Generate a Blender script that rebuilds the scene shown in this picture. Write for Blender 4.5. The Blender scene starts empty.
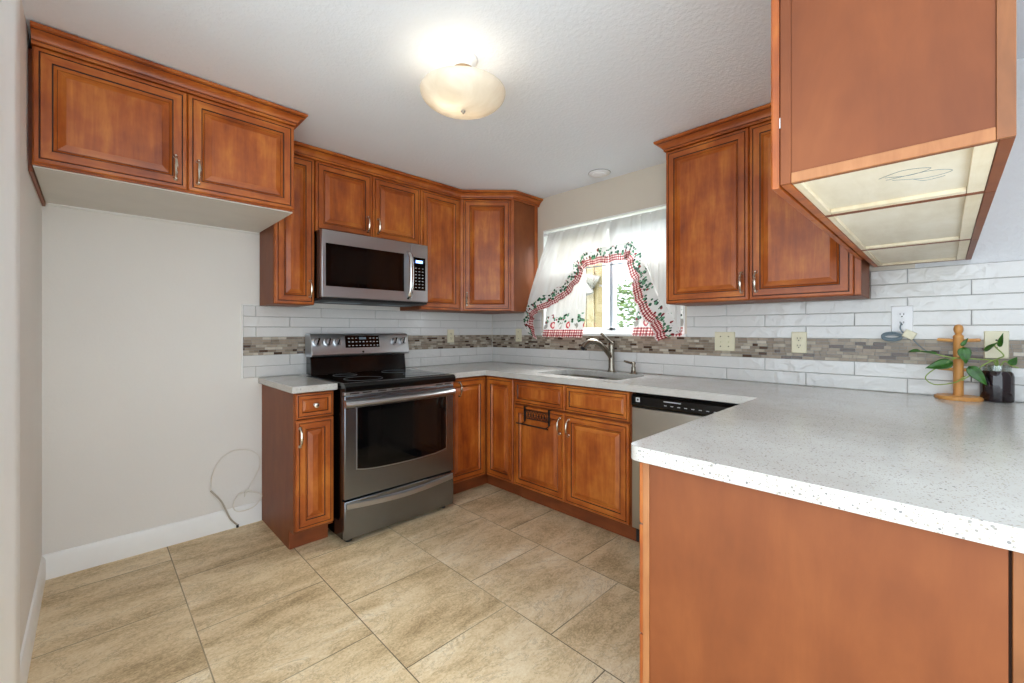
import bpy, bmesh, math, random
from math import sin, cos, pi, radians, sqrt
from mathutils import Vector, Matrix, noise
random.seed(7)
C = bpy.context.scene.collection
S = bpy.context.scene

# ------------------------------------------------------------------ camera, world, lights, exposure
XS, YA, HC = 2.763, 3.079, 2.349          # sink wall plane, range wall plane, ceiling height
XL = -0.172                                # left wall plane
cam = bpy.data.cameras.new('camera')
co = bpy.data.objects.new('camera', cam); C.objects.link(co)
co.location = (0, 0, 1.2126)
co.rotation_euler = (pi/2, 0, radians(45.436) - pi/2)
cam.sensor_fit = 'HORIZONTAL'; cam.sensor_width = 36
cam.lens = 426.8/1024*36
cam.shift_y = -(341.5-330.68)/1024
cam.clip_start = 0.02
S.camera = co

w = bpy.data.worlds.new('World'); S.world = w; w.use_nodes = True
bg = w.node_tree.nodes['Background']
bg.inputs[0].default_value = (0.82, 0.925, 1.0, 1); bg.inputs[1].default_value = 0.8

def area(name, loc, rot, sx, sy, power, col, spread=180):
    l = bpy.data.lights.new(name, 'AREA'); l.shape = 'RECTANGLE'; l.size = sx; l.size_y = sy
    l.energy = power; l.color = col; l.spread = radians(spread)
    o = bpy.data.objects.new(name, l); C.objects.link(o); o.location = loc; o.rotation_euler = rot
    return o
# the dining side behind the photographer stands open to broad even daylight (the world above)
# daylight arriving at the sink window from the garden
area('garden_daylight', (XS+1.15, 1.81, 2.95), (0, radians(50), 0), 1.2, 1.6, 80, (1.0, 0.985, 0.96))

S.view_settings.view_transform = 'Standard'; S.view_settings.look = 'None'
S.view_settings.gamma = 1; S.view_settings.use_curve_mapping = False
S.view_settings.exposure = 2.14
S.cycles.use_denoising = True
S.cycles.max_bounces = 10; S.cycles.diffuse_bounces = 6; S.cycles.glossy_bounces = 5
S.cycles.transparent_max_bounces = 12; S.cycles.sample_clamp_indirect = 6
S.cycles.caustics_reflective = False; S.cycles.caustics_refractive = False

# ------------------------------------------------------------------ materials
def lin(c):
    f = lambda v: v/12.92 if v <= 0.04045 else ((v+0.055)/1.055)**2.4
    return (f(c[0]/255), f(c[1]/255), f(c[2]/255), 1)
def nmat(name):
    m = bpy.data.materials.new(name); m.use_nodes = True
    nt = m.node_tree
    return m, nt, nt.nodes['Principled BSDF']
def N(nt, t, **kw):
    n = nt.nodes.new(t)
    for k, v in kw.items(): setattr(n, k, v)
    return n
def ramp(nt, src, stops, interp='LINEAR'):
    r = N(nt, 'ShaderNodeValToRGB'); r.color_ramp.interpolation = interp
    while len(r.color_ramp.elements) < len(stops): r.color_ramp.elements.new(0.5)
    for e, (p, c) in zip(r.color_ramp.elements, stops): e.position = p; e.color = c
    if src is not None: nt.links.new(src, r.inputs[0])
    return r
def coords(nt, scale=(1, 1, 1), kind='Object', loc=(0, 0, 0)):
    tc = N(nt, 'ShaderNodeTexCoord'); mp = N(nt, 'ShaderNodeMapping')
    mp.inputs['Scale'].default_value = scale; mp.inputs['Location'].default_value = loc
    nt.links.new(tc.outputs[kind], mp.inputs[0])
    return mp.outputs[0]
def noisetex(nt, vec, scale, detail=3, rough=0.55, dist=0):
    n = N(nt, 'ShaderNodeTexNoise'); n.inputs['Scale'].default_value = scale
    n.inputs['Detail'].default_value = detail; n.inputs['Roughness'].default_value = rough
    n.inputs['Distortion'].default_value = dist
    nt.links.new(vec, n.inputs['Vector']); return n.outputs['Fac']
def mixc(nt, fac, a, b, mode='MIX'):
    n = N(nt, 'ShaderNodeMix', data_type='RGBA', blend_type=mode)
    for v, i in ((fac, 0), (a, 6), (b, 7)):
        if hasattr(v, 'links'): nt.links.new(v, n.inputs[i])
        else: n.inputs[i].default_value = v
    return n.outputs[2]
def mth(nt, op, a, b=None, c=None):
    n = N(nt, 'ShaderNodeMath', operation=op)
    for i, v in enumerate((a, b, c)):
        if v is None: continue
        if hasattr(v, 'links'): nt.links.new(v, n.inputs[i])
        else: n.inputs[i].default_value = v
    return n.outputs[0]
def bump(nt, p, h, strength=0.2, dist=0.01):
    b = N(nt, 'ShaderNodeBump'); b.inputs['Strength'].default_value = strength; b.inputs['Distance'].default_value = dist
    nt.links.new(h, b.inputs['Height']); nt.links.new(b.outputs[0], p.inputs['Normal'])
def plain(name, rgb, rough=0.5, metal=0.0, spec=0.5, coat=0, var=0.04, vscale=20):
    m, nt, p = nmat(name)
    c = lin(rgb); f = noisetex(nt, coords(nt), vscale, 2)
    d = tuple(max(0, v*(1-var*2)) for v in c[:3]) + (1,)
    r = ramp(nt, f, [(0.3, d), (0.7, c)]); nt.links.new(r.outputs[0], p.inputs['Base Color'])
    p.inputs['Roughness'].default_value = rough; p.inputs['Metallic'].default_value = metal
    p.inputs['Specular IOR Level'].default_value = spec; p.inputs['Coat Weight'].default_value = coat
    return m
def wood(name, dark, mid, light, sc, rough=0.38, blot=2.6, coat=0.06):
    m, nt, p = nmat(name)
    v = coords(nt, sc)
    g = noisetex(nt, v, 1.0, 6, 0.65, 0.4)
    b = noisetex(nt, coords(nt, (1, 1, 0.8)), blot*2, 4, 0.6)
    s = mth(nt, 'ADD', mth(nt, 'MULTIPLY', g, 0.45), mth(nt, 'MULTIPLY', b, 0.55))
    r = ramp(nt, s, [(0.34, lin(dark)), (0.5, lin(mid)), (0.66, lin(light))])
    nt.links.new(r.outputs[0], p.inputs['Base Color'])
    p.inputs['Roughness'].default_value = rough
    p.inputs['Coat Weight'].default_value = coat; p.inputs['Coat Roughness'].default_value = 0.25
    bump(nt, p, g, 0.05, 0.002)
    return m
WD, WM, WL = (126, 54, 17), (170, 86, 28), (204, 123, 48)
M = {}
M['wood'] = wood('stained_maple_upright', WD, WM, WL, (26, 26, 2.6))
M['wood_h'] = wood('stained_maple_level', WD, WM, WL, (2.6, 2.6, 26))
M['glaze'] = plain('dark_glaze', (58, 28, 14), 0.5)
M['veneer'] = wood('cabinet_veneer', (109, 54, 21), (125, 65, 28), (139, 77, 36), (9, 9, 2.2), 0.5, 1.7, 0.0)
M['veneer'].node_tree.nodes['Principled BSDF'].inputs['Specular IOR Level'].default_value = 0.4
M['toe'] = wood('toe_board', (110, 52, 22), (130, 64, 28), (142, 76, 36), (3, 3, 20), 0.45)
M['frame'] = wood('brown_frame_wood', (108, 62, 28), (132, 78, 38), (152, 94, 50), (26, 26, 2.6), 0.42)
M['edge'] = wood('light_edge_wood', (140, 84, 44), (162, 104, 60), (178, 120, 74), (30, 30, 4), 0.45)
M['ply'] = wood('raw_plywood', (222, 211, 188), (235, 226, 206), (243, 236, 220), (4, 20, 20), 0.7, 1.5, 0)
M['ply_rail'] = wood('raw_pine_rail', (214, 198, 166), (230, 217, 190), (240, 230, 208), (3, 34, 30), 0.7, 2, 0)
M['under'] = plain('painted_underside', (214, 210, 203), 0.6, var=0.03, vscale=6)
M['cabinside'] = plain('cabinet_inside', (70, 40, 22), 0.7)
M['white'] = plain('white_trim', (246, 246, 244), 0.4, var=0.01)
M['vinyl'] = plain('white_vinyl', (236, 240, 244), 0.3, var=0.01)
M['vinyl_shade'] = plain('grey_vinyl_track', (150, 165, 182), 0.4, var=0.02)
M['steel'] = None
M['blackglass'] = plain('black_glass', (7, 7, 8), 0.04, spec=0.4, var=0)
M['black'] = plain('black_enamel', (10, 10, 11), 0.12, spec=0.4, var=0.02)
M['blackmatte'] = plain('black_plastic', (24, 24, 26), 0.5, var=0.02)
M['ovenglass'] = plain('oven_inner_glass', (20, 18, 17), 0.08, spec=0.4, var=0.15, vscale=8)
M['nickel'] = plain('pewter_nickel', (226, 216, 200), 0.24, 1.0, var=0.08, vscale=60)
M['faucet'] = plain('brushed_nickel', (146, 138, 126), 0.25, 1.0, var=0.03)
M['chrome'] = plain('chrome', (220, 220, 220), 0.12, 1.0)
M['ivory'] = plain('ivory_plastic', (226, 219, 190), 0.35, var=0.01)
M['whiteplastic'] = plain('white_plastic', (236, 236, 238), 0.3, var=0.01)
M['slot'] = plain('dark_slot', (40, 34, 30), 0.6)
M['greycable'] = plain('grey_cable', (112, 128, 138), 0.45)
M['whitecable'] = plain('white_cable', (236, 232, 222), 0.45)
M['brownhose'] = plain('grey_hose', (186, 178, 164), 0.5)
M['bamboo'] = wood('honey_bamboo', (184, 124, 60), (208, 148, 80), (222, 168, 100), (30, 30, 3), 0.4)
M['iron'] = plain('black_wire', (20, 17, 16), 0.45)
M['label'] = plain('printed_marks', (190, 192, 196), 0.5)
M['emblem'] = plain('silver_emblem', (196, 196, 198), 0.35)
M['grout'] = plain('grey_grout', (150, 150, 148), 0.8)
M['siding'] = plain('cream_siding', (160, 147, 112), 0.6)
M['flood'] = plain('grey_floodlight', (108, 108, 104), 0.5)
M['lawn'] = plain('lawn', (110, 130, 70), 0.9, var=0.3, vscale=4)
M['bark'] = plain('bark', (96, 84, 66), 0.9, var=0.3)
M['brass'] = plain('brushed_canopy', (176, 150, 118), 0.3, 1.0)
M['dishtoe'] = plain('dishwasher_toe', (30, 30, 30), 0.5)

def steel(name, rgb, sc, rough=0.3):
    m, nt, p = nmat(name)
    g = noisetex(nt, coords(nt, sc), 1, 1, 0.5)
    c = lin(rgb); d = tuple(v*0.93 for v in c[:3]) + (1,)
    r = ramp(nt, g, [(0.35, d), (0.65, c)]); nt.links.new(r.outputs[0], p.inputs['Base Color'])
    p.inputs['Metallic'].default_value = 1; p.inputs['Roughness'].default_value = rough
    return m
M['steel'] = steel('stainless_steel', (196, 199, 203), (3, 3, 9), 0.3)
M['steel_o'] = steel('oven_steel', (140, 145, 152), (3, 3, 9), 0.27)
M['steel_d'] = steel('dishwasher_steel', (176, 173, 167), (3, 3, 9), 0.34)
M['sinksteel'] = steel('sink_steel', (176, 172, 164), (60, 60, 60), 0.28)

def paint(name, rgb, bscale, bstr, rough=0.75):
    m, nt, p = nmat(name)
    v = coords(nt)
    f = noisetex(nt, v, 1.3, 2); c = lin(rgb); d = tuple(x*0.97 for x in c[:3])+(1,)
    r = ramp(nt, f, [(0.35, d), (0.65, c)]); nt.links.new(r.outputs[0], p.inputs['Base Color'])
    p.inputs['Roughness'].default_value = rough; p.inputs['Specular IOR Level'].default_value = 0.3
    h = noisetex(nt, v, bscale, 3, 0.6)
    hh = ramp(nt, h, [(0.42, (0, 0, 0, 1)), (0.62, (1, 1, 1, 1))])
    bump(nt, p, hh.outputs[0], bstr, 0.004)
    return m
M['wall'] = paint('wall_paint', (236, 233, 228), 75, 0.14)
M['wall_sink'] = paint('sink_wall_paint', (218, 209, 194), 75, 0.12)
M['wall_cool_lit'] = paint('cool_lit_wall_paint', (222, 224, 226), 60, 0.3)  # same sink wall paint, with cool daylight put into the colour
M['ceiling'] = paint('ceiling_paint', (238, 244, 252), 62, 0.2)

def tilemat(name, rgb):
    m, nt, p = nmat(name)
    v = coords(nt)
    n1 = noisetex(nt, v, 17, 2, 0.5, 0.6); c = lin(rgb)
    r = ramp(nt, noisetex(nt, v, 3, 2), [(0.3, tuple(x*0.96 for x in c[:3])+(1,)), (0.7, c)])
    nt.links.new(r.outputs[0], p.inputs['Base Color'])
    p.inputs['Roughness'].default_value = 0.08; p.inputs['Specular IOR Level'].default_value = 0.55
    bump(nt, p, n1, 0.4, 0.014)
    return m
M['tile'] = tilemat('white_glazed_tile', (222, 221, 219))
for i, (rgb, ro) in enumerate([((168, 152, 134), 0.35), ((146, 130, 112), 0.3), ((184, 172, 154), 0.4), ((86, 64, 50), 0.12), ((146, 131, 114), 0.25), ((206, 196, 180), 0.35)]):
    M['mos%d' % i] = plain('mosaic_stone_%s' % 'abcdef'[i], rgb, ro, var=0.1, vscale=40)

def quartz():
    m, nt, p = nmat('speckled_quartz')
    v = coords(nt)
    base = ramp(nt, noisetex(nt, v, 9, 3), [(0.3, lin((191, 188, 183))), (0.7, lin((200, 198, 194)))]).outputs[0]
    for sc, thr, rad, stops in ((150, 0.70, 0.32, [(0.0, lin((150, 140, 126))), (0.45, lin((176, 170, 160))), (0.8, lin((120, 112, 104))), (0.93, lin((86, 84, 84)))]),
                                (280, 0.6, 0.34, [(0.0, lin((186, 178, 164))), (0.5, lin((160, 148, 130))), (0.85, lin((110, 100, 92)))]),
                                (90, 0.90, 0.22, [(0.0, lin((120, 116, 112))), (0.6, lin((96, 96, 100)))])):
        vo = N(nt, 'ShaderNodeTexVoronoi'); vo.inputs['Scale'].default_value = sc; nt.links.new(v, vo.inputs['Vector'])
        sep = N(nt, 'ShaderNodeSeparateColor'); nt.links.new(vo.outputs['Color'], sep.inputs[0])
        a = mth(nt, 'GREATER_THAN', sep.outputs[0], thr); b = mth(nt, 'LESS_THAN', vo.outputs['Distance'], rad)
        fac = mth(nt, 'MULTIPLY', mth(nt, 'MULTIPLY', a, b), 0.75)
        cr = ramp(nt, sep.outputs[1], stops, 'CONSTANT')
        base = mixc(nt, fac, base, cr.outputs[0])
    nt.links.new(base, p.inputs['Base Color'])
    p.inputs['Roughness'].default_value = 0.16
    return m
M['quartz'] = quartz()

def floormat():
    m, nt, p = nmat('stone_look_floor_tile')
    geo = N(nt, 'ShaderNodeNewGeometry'); sp = N(nt, 'ShaderNodeSeparateXYZ'); nt.links.new(geo.outputs['Position'], sp.inputs[0])
    bx_ = mth(nt, 'SUBTRACT', sp.outputs[1], 1.61+0.2525); by_ = mth(nt, 'SUBTRACT', sp.outputs[0], 0.302)
    cb = N(nt, 'ShaderNodeCombineXYZ'); nt.links.new(bx_, cb.inputs[0]); nt.links.new(by_, cb.inputs[1])
    br = N(nt, 'ShaderNodeTexBrick'); nt.links.new(cb.outputs[0], br.inputs['Vector'])
    br.offset = 0.5; br.offset_frequency = 2; br.squash = 1
    for k, v in (('Scale', 1), ('Mortar Size', 0.0022), ('Mortar Smooth', 0.1), ('Bias', 0), ('Brick Width', 0.505), ('Row Height', 0.502)):
        br.inputs[k].default_value = v
    br.inputs['Color1'].default_value = (0, 0, 0, 1); br.inputs['Color2'].default_value = (1, 1, 1, 1); br.inputs['Mortar'].default_value = (0.5,)*3+(1,)
    rnd = N(nt, 'ShaderNodeSeparateColor'); nt.links.new(br.outputs['Color'], rnd.inputs[0]); rn = rnd.outputs[0]
    def n4(scale, vs, detail, rough, dist=0.0):
        mp = N(nt, 'ShaderNodeMapping'); mp.inputs['Scale'].default_value = vs; nt.links.new(geo.outputs['Position'], mp.inputs[0])
        n = N(nt, 'ShaderNodeTexNoise', noise_dimensions='4D'); n.inputs['Scale'].default_value = scale; n.inputs['Detail'].default_value = detail
        n.inputs['Roughness'].default_value = rough; n.inputs['Distortion'].default_value = dist
        nt.links.new(mp.outputs[0], n.inputs['Vector']); nt.links.new(mth(nt, 'MULTIPLY', rn, 37.0), n.inputs['W']); return n.outputs['Fac']
    streak = n4(1.0, (2.2, 7.5, 1), 7, 0.68, 0.5); cloud = n4(3.2, (1, 1.3, 1), 4, 0.6); fine = n4(80, (1, 1.6, 1), 3, 0.7)
    s = mth(nt, 'ADD', mth(nt, 'ADD', mth(nt, 'MULTIPLY', streak, 0.46), mth(nt, 'MULTIPLY', cloud, 0.26)), mth(nt, 'MULTIPLY', fine, 0.28))
    s = mth(nt, 'ADD', s, mth(nt, 'MULTIPLY', mth(nt, 'SUBTRACT', rn, 0.5), 0.05))
    col = ramp(nt, s, [(0.36, lin((150, 127, 92))), (0.43, lin((198, 172, 132))), (0.49, lin((222, 198, 158))), (0.55, lin((233, 213, 178))), (0.63, lin((243, 231, 206)))])
    vn = n4(2.6, (1.2, 2.6, 1), 9, 0.72, 1.6)     # thin wandering veins
    vein = mth(nt, 'MULTIPLY', mth(nt, 'LESS_THAN', mth(nt, 'ABSOLUTE', mth(nt, 'SUBTRACT', vn, 0.5)), 0.010), 0.42)
    cv = mixc(nt, vein, col.outputs[0], lin((150, 126, 92)))
    spk = mth(nt, 'MULTIPLY', mth(nt, 'GREATER_THAN', n4(170, (1, 1, 1), 2, 0.6), 0.64), 0.35)
    cv = mixc(nt, spk, cv, lin((140, 120, 90)))
    gmp = noisetex(nt, geo.outputs['Position'], 1.7, 2)
    gv = ramp(nt, gmp, [(0.38, (0.5,)*3+(1,)), (0.58, (1, 1, 1, 1))])
    fin = mixc(nt, mth(nt, 'MULTIPLY', br.outputs['Fac'], gv.outputs[0]), cv, lin((104, 90, 68)))
    nt.links.new(fin, p.inputs['Base Color'])
    p.inputs['Roughness'].default_value = 0.5; p.inputs['Specular IOR Level'].default_value = 0.35
    h = mth(nt, 'SUBTRACT', mth(nt, 'MULTIPLY', fine, 0.2), mth(nt, 'MULTIPLY', br.outputs['Fac'], 1.0))
    bump(nt, p, h, 0.25, 0.003)
    return m
M['floor'] = floormat()

def glassmat(name, tint=(0.97, 0.985, 0.98), refl=0.07):
    m, nt, p = nmat(name); nt.nodes.remove(p)
    out = nt.nodes['Material Output']
    t = N(nt, 'ShaderNodeBsdfTransparent'); t.inputs[0].default_value = tint+(1,)
    g = N(nt, 'ShaderNodeBsdfGlossy'); g.inputs['Roughness'].default_value = 0.02
    mx = N(nt, 'ShaderNodeMixShader'); mx.inputs[0].default_value = refl
    nt.links.new(t.outputs[0], mx.inputs[1]); nt.links.new(g.outputs[0], mx.inputs[2]); nt.links.new(mx.outputs[0], out.inputs[0])
    return m
M['glass'] = glassmat('clear_glass')
def jarglass():
    m, nt, p = nmat('clear_jar_glass')
    p.inputs['Transmission Weight'].default_value = 1; p.inputs['Roughness'].default_value = 0.02; p.inputs['IOR'].default_value = 1.3
    p.inputs['Base Color'].default_value = (0.9, 0.95, 0.93, 1)
    return m
M['jarglass'] = glassmat('jar_lip_glass', (0.86, 0.9, 0.88), 0.18)
M['darkjar'] = plain('dark_plum_water', (34, 22, 30), 0.06, spec=0.7, var=0.2, vscale=25)

def fabric(name, kind):
    """sheer white cloth; kind: 'sheer', 'ruffle' (ivy over gingham) or 'tier' (ivy, apples and gingham at the hem). UVs are metres."""
    m, nt, p = nmat(name); out = nt.nodes['Material Output']
    uv = N(nt, 'ShaderNodeUVMap'); sp = N(nt, 'ShaderNodeSeparateXYZ'); nt.links.new(uv.outputs[0], sp.inputs[0])
    U, V = sp.outputs[0], sp.outputs[1]
    white = lin((222, 221, 219)); col = white
    dens = 0.90
    vec = uv.outputs[0]
    def band(lo, hi): return mth(nt, 'MULTIPLY', mth(nt, 'GREATER_THAN', V, lo), mth(nt, 'LESS_THAN', V, hi))
    if kind != 'sheer':
        gl, gh = (0.004, 0.056) if kind == 'ruffle' else (0.0, 0.062)
        il, ih = (0.050, 0.108) if kind == 'ruffle' else (0.115, 0.185)
        pitch = 0.017 if kind == 'ruffle' else 0.02
        su = mth(nt, 'GREATER_THAN', mth(nt, 'FRACT', mth(nt, 'MULTIPLY', U, 1/pitch)), 0.5)
        sv = mth(nt, 'GREATER_THAN', mth(nt, 'FRACT', mth(nt, 'MULTIPLY', V, 1/pitch)), 0.5)
        g = mth(nt, 'MULTIPLY', mth(nt, 'ADD', su, sv), 0.5)
        gc = ramp(nt, g, [(0.0, lin((244, 236, 232))), (0.25, lin((196, 104, 106))), (0.75, lin((112, 24, 32)))], 'CONSTANT')
        col = mixc(nt, band(gl, gh), col, gc.outputs[0])
        vo = N(nt, 'ShaderNodeTexVoronoi'); vo.inputs['Scale'].default_value = 48; nt.links.new(vec, vo.inputs['Vector'])
        sc = N(nt, 'ShaderNodeSeparateColor'); nt.links.new(vo.outputs['Color'], sc.inputs[0])
        leaf = mth(nt, 'MULTIPLY', mth(nt, 'LESS_THAN', vo.outputs['Distance'], 0.58), mth(nt, 'GREATER_THAN', sc.outputs[0], 0.25))
        lc = ramp(nt, sc.outputs[1], [(0.0, lin((44, 92, 66))), (0.35, lin((88, 140, 108))), (0.6, lin((36, 60, 50))), (0.82, lin((130, 36, 44)))], 'CONSTANT')
        wob = mth(nt, 'MULTIPLY', mth(nt, 'SINE', mth(nt, 'MULTIPLY', U, 38)), 0.012)
        Vw = mth(nt, 'ADD', V, wob)
        ib = mth(nt, 'MULTIPLY', mth(nt, 'GREATER_THAN', Vw, il), mth(nt, 'LESS_THAN', Vw, ih))
        col = mixc(nt, mth(nt, 'MULTIPLY', ib, leaf), col, lc.outputs[0])
        if kind == 'tier':     # apples: discs on a regular pitch with a pale core
            fu = mth(nt, 'SUBTRACT', mth(nt, 'MODULO', U, 0.19), 0.11); fv = mth(nt, 'SUBTRACT', V, 0.098)
            d = mth(nt, 'SQRT', mth(nt, 'ADD', mth(nt, 'MULTIPLY', fu, fu), mth(nt, 'MULTIPLY', fv, fv)))
            ring = mth(nt, 'LESS_THAN', d, 0.030); core = mth(nt, 'LESS_THAN', d, 0.017)
            col = mixc(nt, ring, col, lin((176, 62, 74))); col = mixc(nt, core, col, lin((240, 214, 208)))
            fu2 = mth(nt, 'SUBTRACT', mth(nt, 'MODULO', mth(nt, 'ADD', U, 0.095), 0.19), 0.11); fv2 = mth(nt, 'SUBTRACT', V, 0.092)
            d2 = mth(nt, 'SQRT', mth(nt, 'ADD', mth(nt, 'MULTIPLY', fu2, fu2), mth(nt, 'MULTIPLY', fv2, fv2)))
            hat = mth(nt, 'MULTIPLY', mth(nt, 'LESS_THAN', d2, 0.026), mth(nt, 'GREATER_THAN', sc.outputs[2], 0.35))
            col = mixc(nt, hat, col, lin((150, 148, 142)))
        dens = 0.96
    df = N(nt, 'ShaderNodeBsdfDiffuse'); tl = N(nt, 'ShaderNodeBsdfTranslucent'); tr = N(nt, 'ShaderNodeBsdfTransparent')
    for n in (df, tl):
        if hasattr(col, 'links'): nt.links.new(col, n.inputs[0])
        else: n.inputs[0].default_value = col
    m1 = N(nt, 'ShaderNodeMixShader'); m1.inputs[0].default_value = 0.16
    nt.links.new(df.outputs[0], m1.inputs[1]); nt.links.new(tl.outputs[0], m1.inputs[2])
    m2 = N(nt, 'ShaderNodeMixShader'); m2.inputs[0].default_value = dens
    nt.links.new(tr.outputs[0], m2.inputs[1]); nt.links.new(m1.outputs[0], m2.inputs[2])
    nt.nodes.remove(p); nt.links.new(m2.outputs[0], out.inputs[0])
    return m
M['sheer'] = fabric('sheer_white_cloth', 'sheer')
M['ruffle'] = fabric('ivy_gingham_ruffle', 'ruffle')
M['tier'] = fabric('printed_tier_cloth', 'tier')

def leafmat(name, a, b):
    m, nt, p = nmat(name)
    r = ramp(nt, noisetex(nt, coords(nt), 40, 3), [(0.3, lin(a)), (0.7, lin(b))]); nt.links.new(r.outputs[0], p.inputs['Base Color'])
    p.inputs['Roughness'].default_value = 0.35
    return m
M['leaf'] = leafmat('pothos_leaf', (28, 74, 20), (62, 116, 36))
M['stem'] = plain('vine_stem', (140, 164, 76), 0.5)
M['tree'] = leafmat('tree_leaf', (96, 124, 64), (158, 172, 116))

def alabaster():
    m, nt, p = nmat('alabaster_glass')
    f = noisetex(nt, coords(nt), 7, 4, 0.6, 1.0)
    r = ramp(nt, f, [(0.3, lin((232, 222, 204))), (0.7, lin((250, 244, 232)))])
    out = nt.nodes['Material Output']; nt.nodes.remove(p)
    df = N(nt, 'ShaderNodeBsdfPrincipled'); nt.links.new(r.outputs[0], df.inputs['Base Color']); df.inputs['Roughness'].default_value = 0.25
    tl = N(nt, 'ShaderNodeBsdfTranslucent'); nt.links.new(r.outputs[0], tl.inputs[0])
    mx = N(nt, 'ShaderNodeMixShader'); mx.inputs[0].default_value = 0.26
    nt.links.new(df.outputs[0], mx.inputs[1]); nt.links.new(tl.outputs[0], mx.inputs[2])
    tr = N(nt, 'ShaderNodeBsdfTransparent'); tr.inputs[0].default_value = (1, .96, .9, 1); m2 = N(nt, 'ShaderNodeMixShader'); m2.inputs[0].default_value = 0.10
    nt.links.new(mx.outputs[0], m2.inputs[1]); nt.links.new(tr.outputs[0], m2.inputs[2]); nt.links.new(m2.outputs[0], out.inputs[0])
    return m
M['alabaster'] = alabaster()
def emis(name, rgb, st):
    m, nt, p = nmat(name); p.inputs['Base Color'].default_value = lin(rgb)
    p.inputs['Emission Color'].default_value = lin(rgb); p.inputs['Emission Strength'].default_value = st; return m
M['digits'] = emis('lit_display', (120, 160, 235), 1.2)

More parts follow.
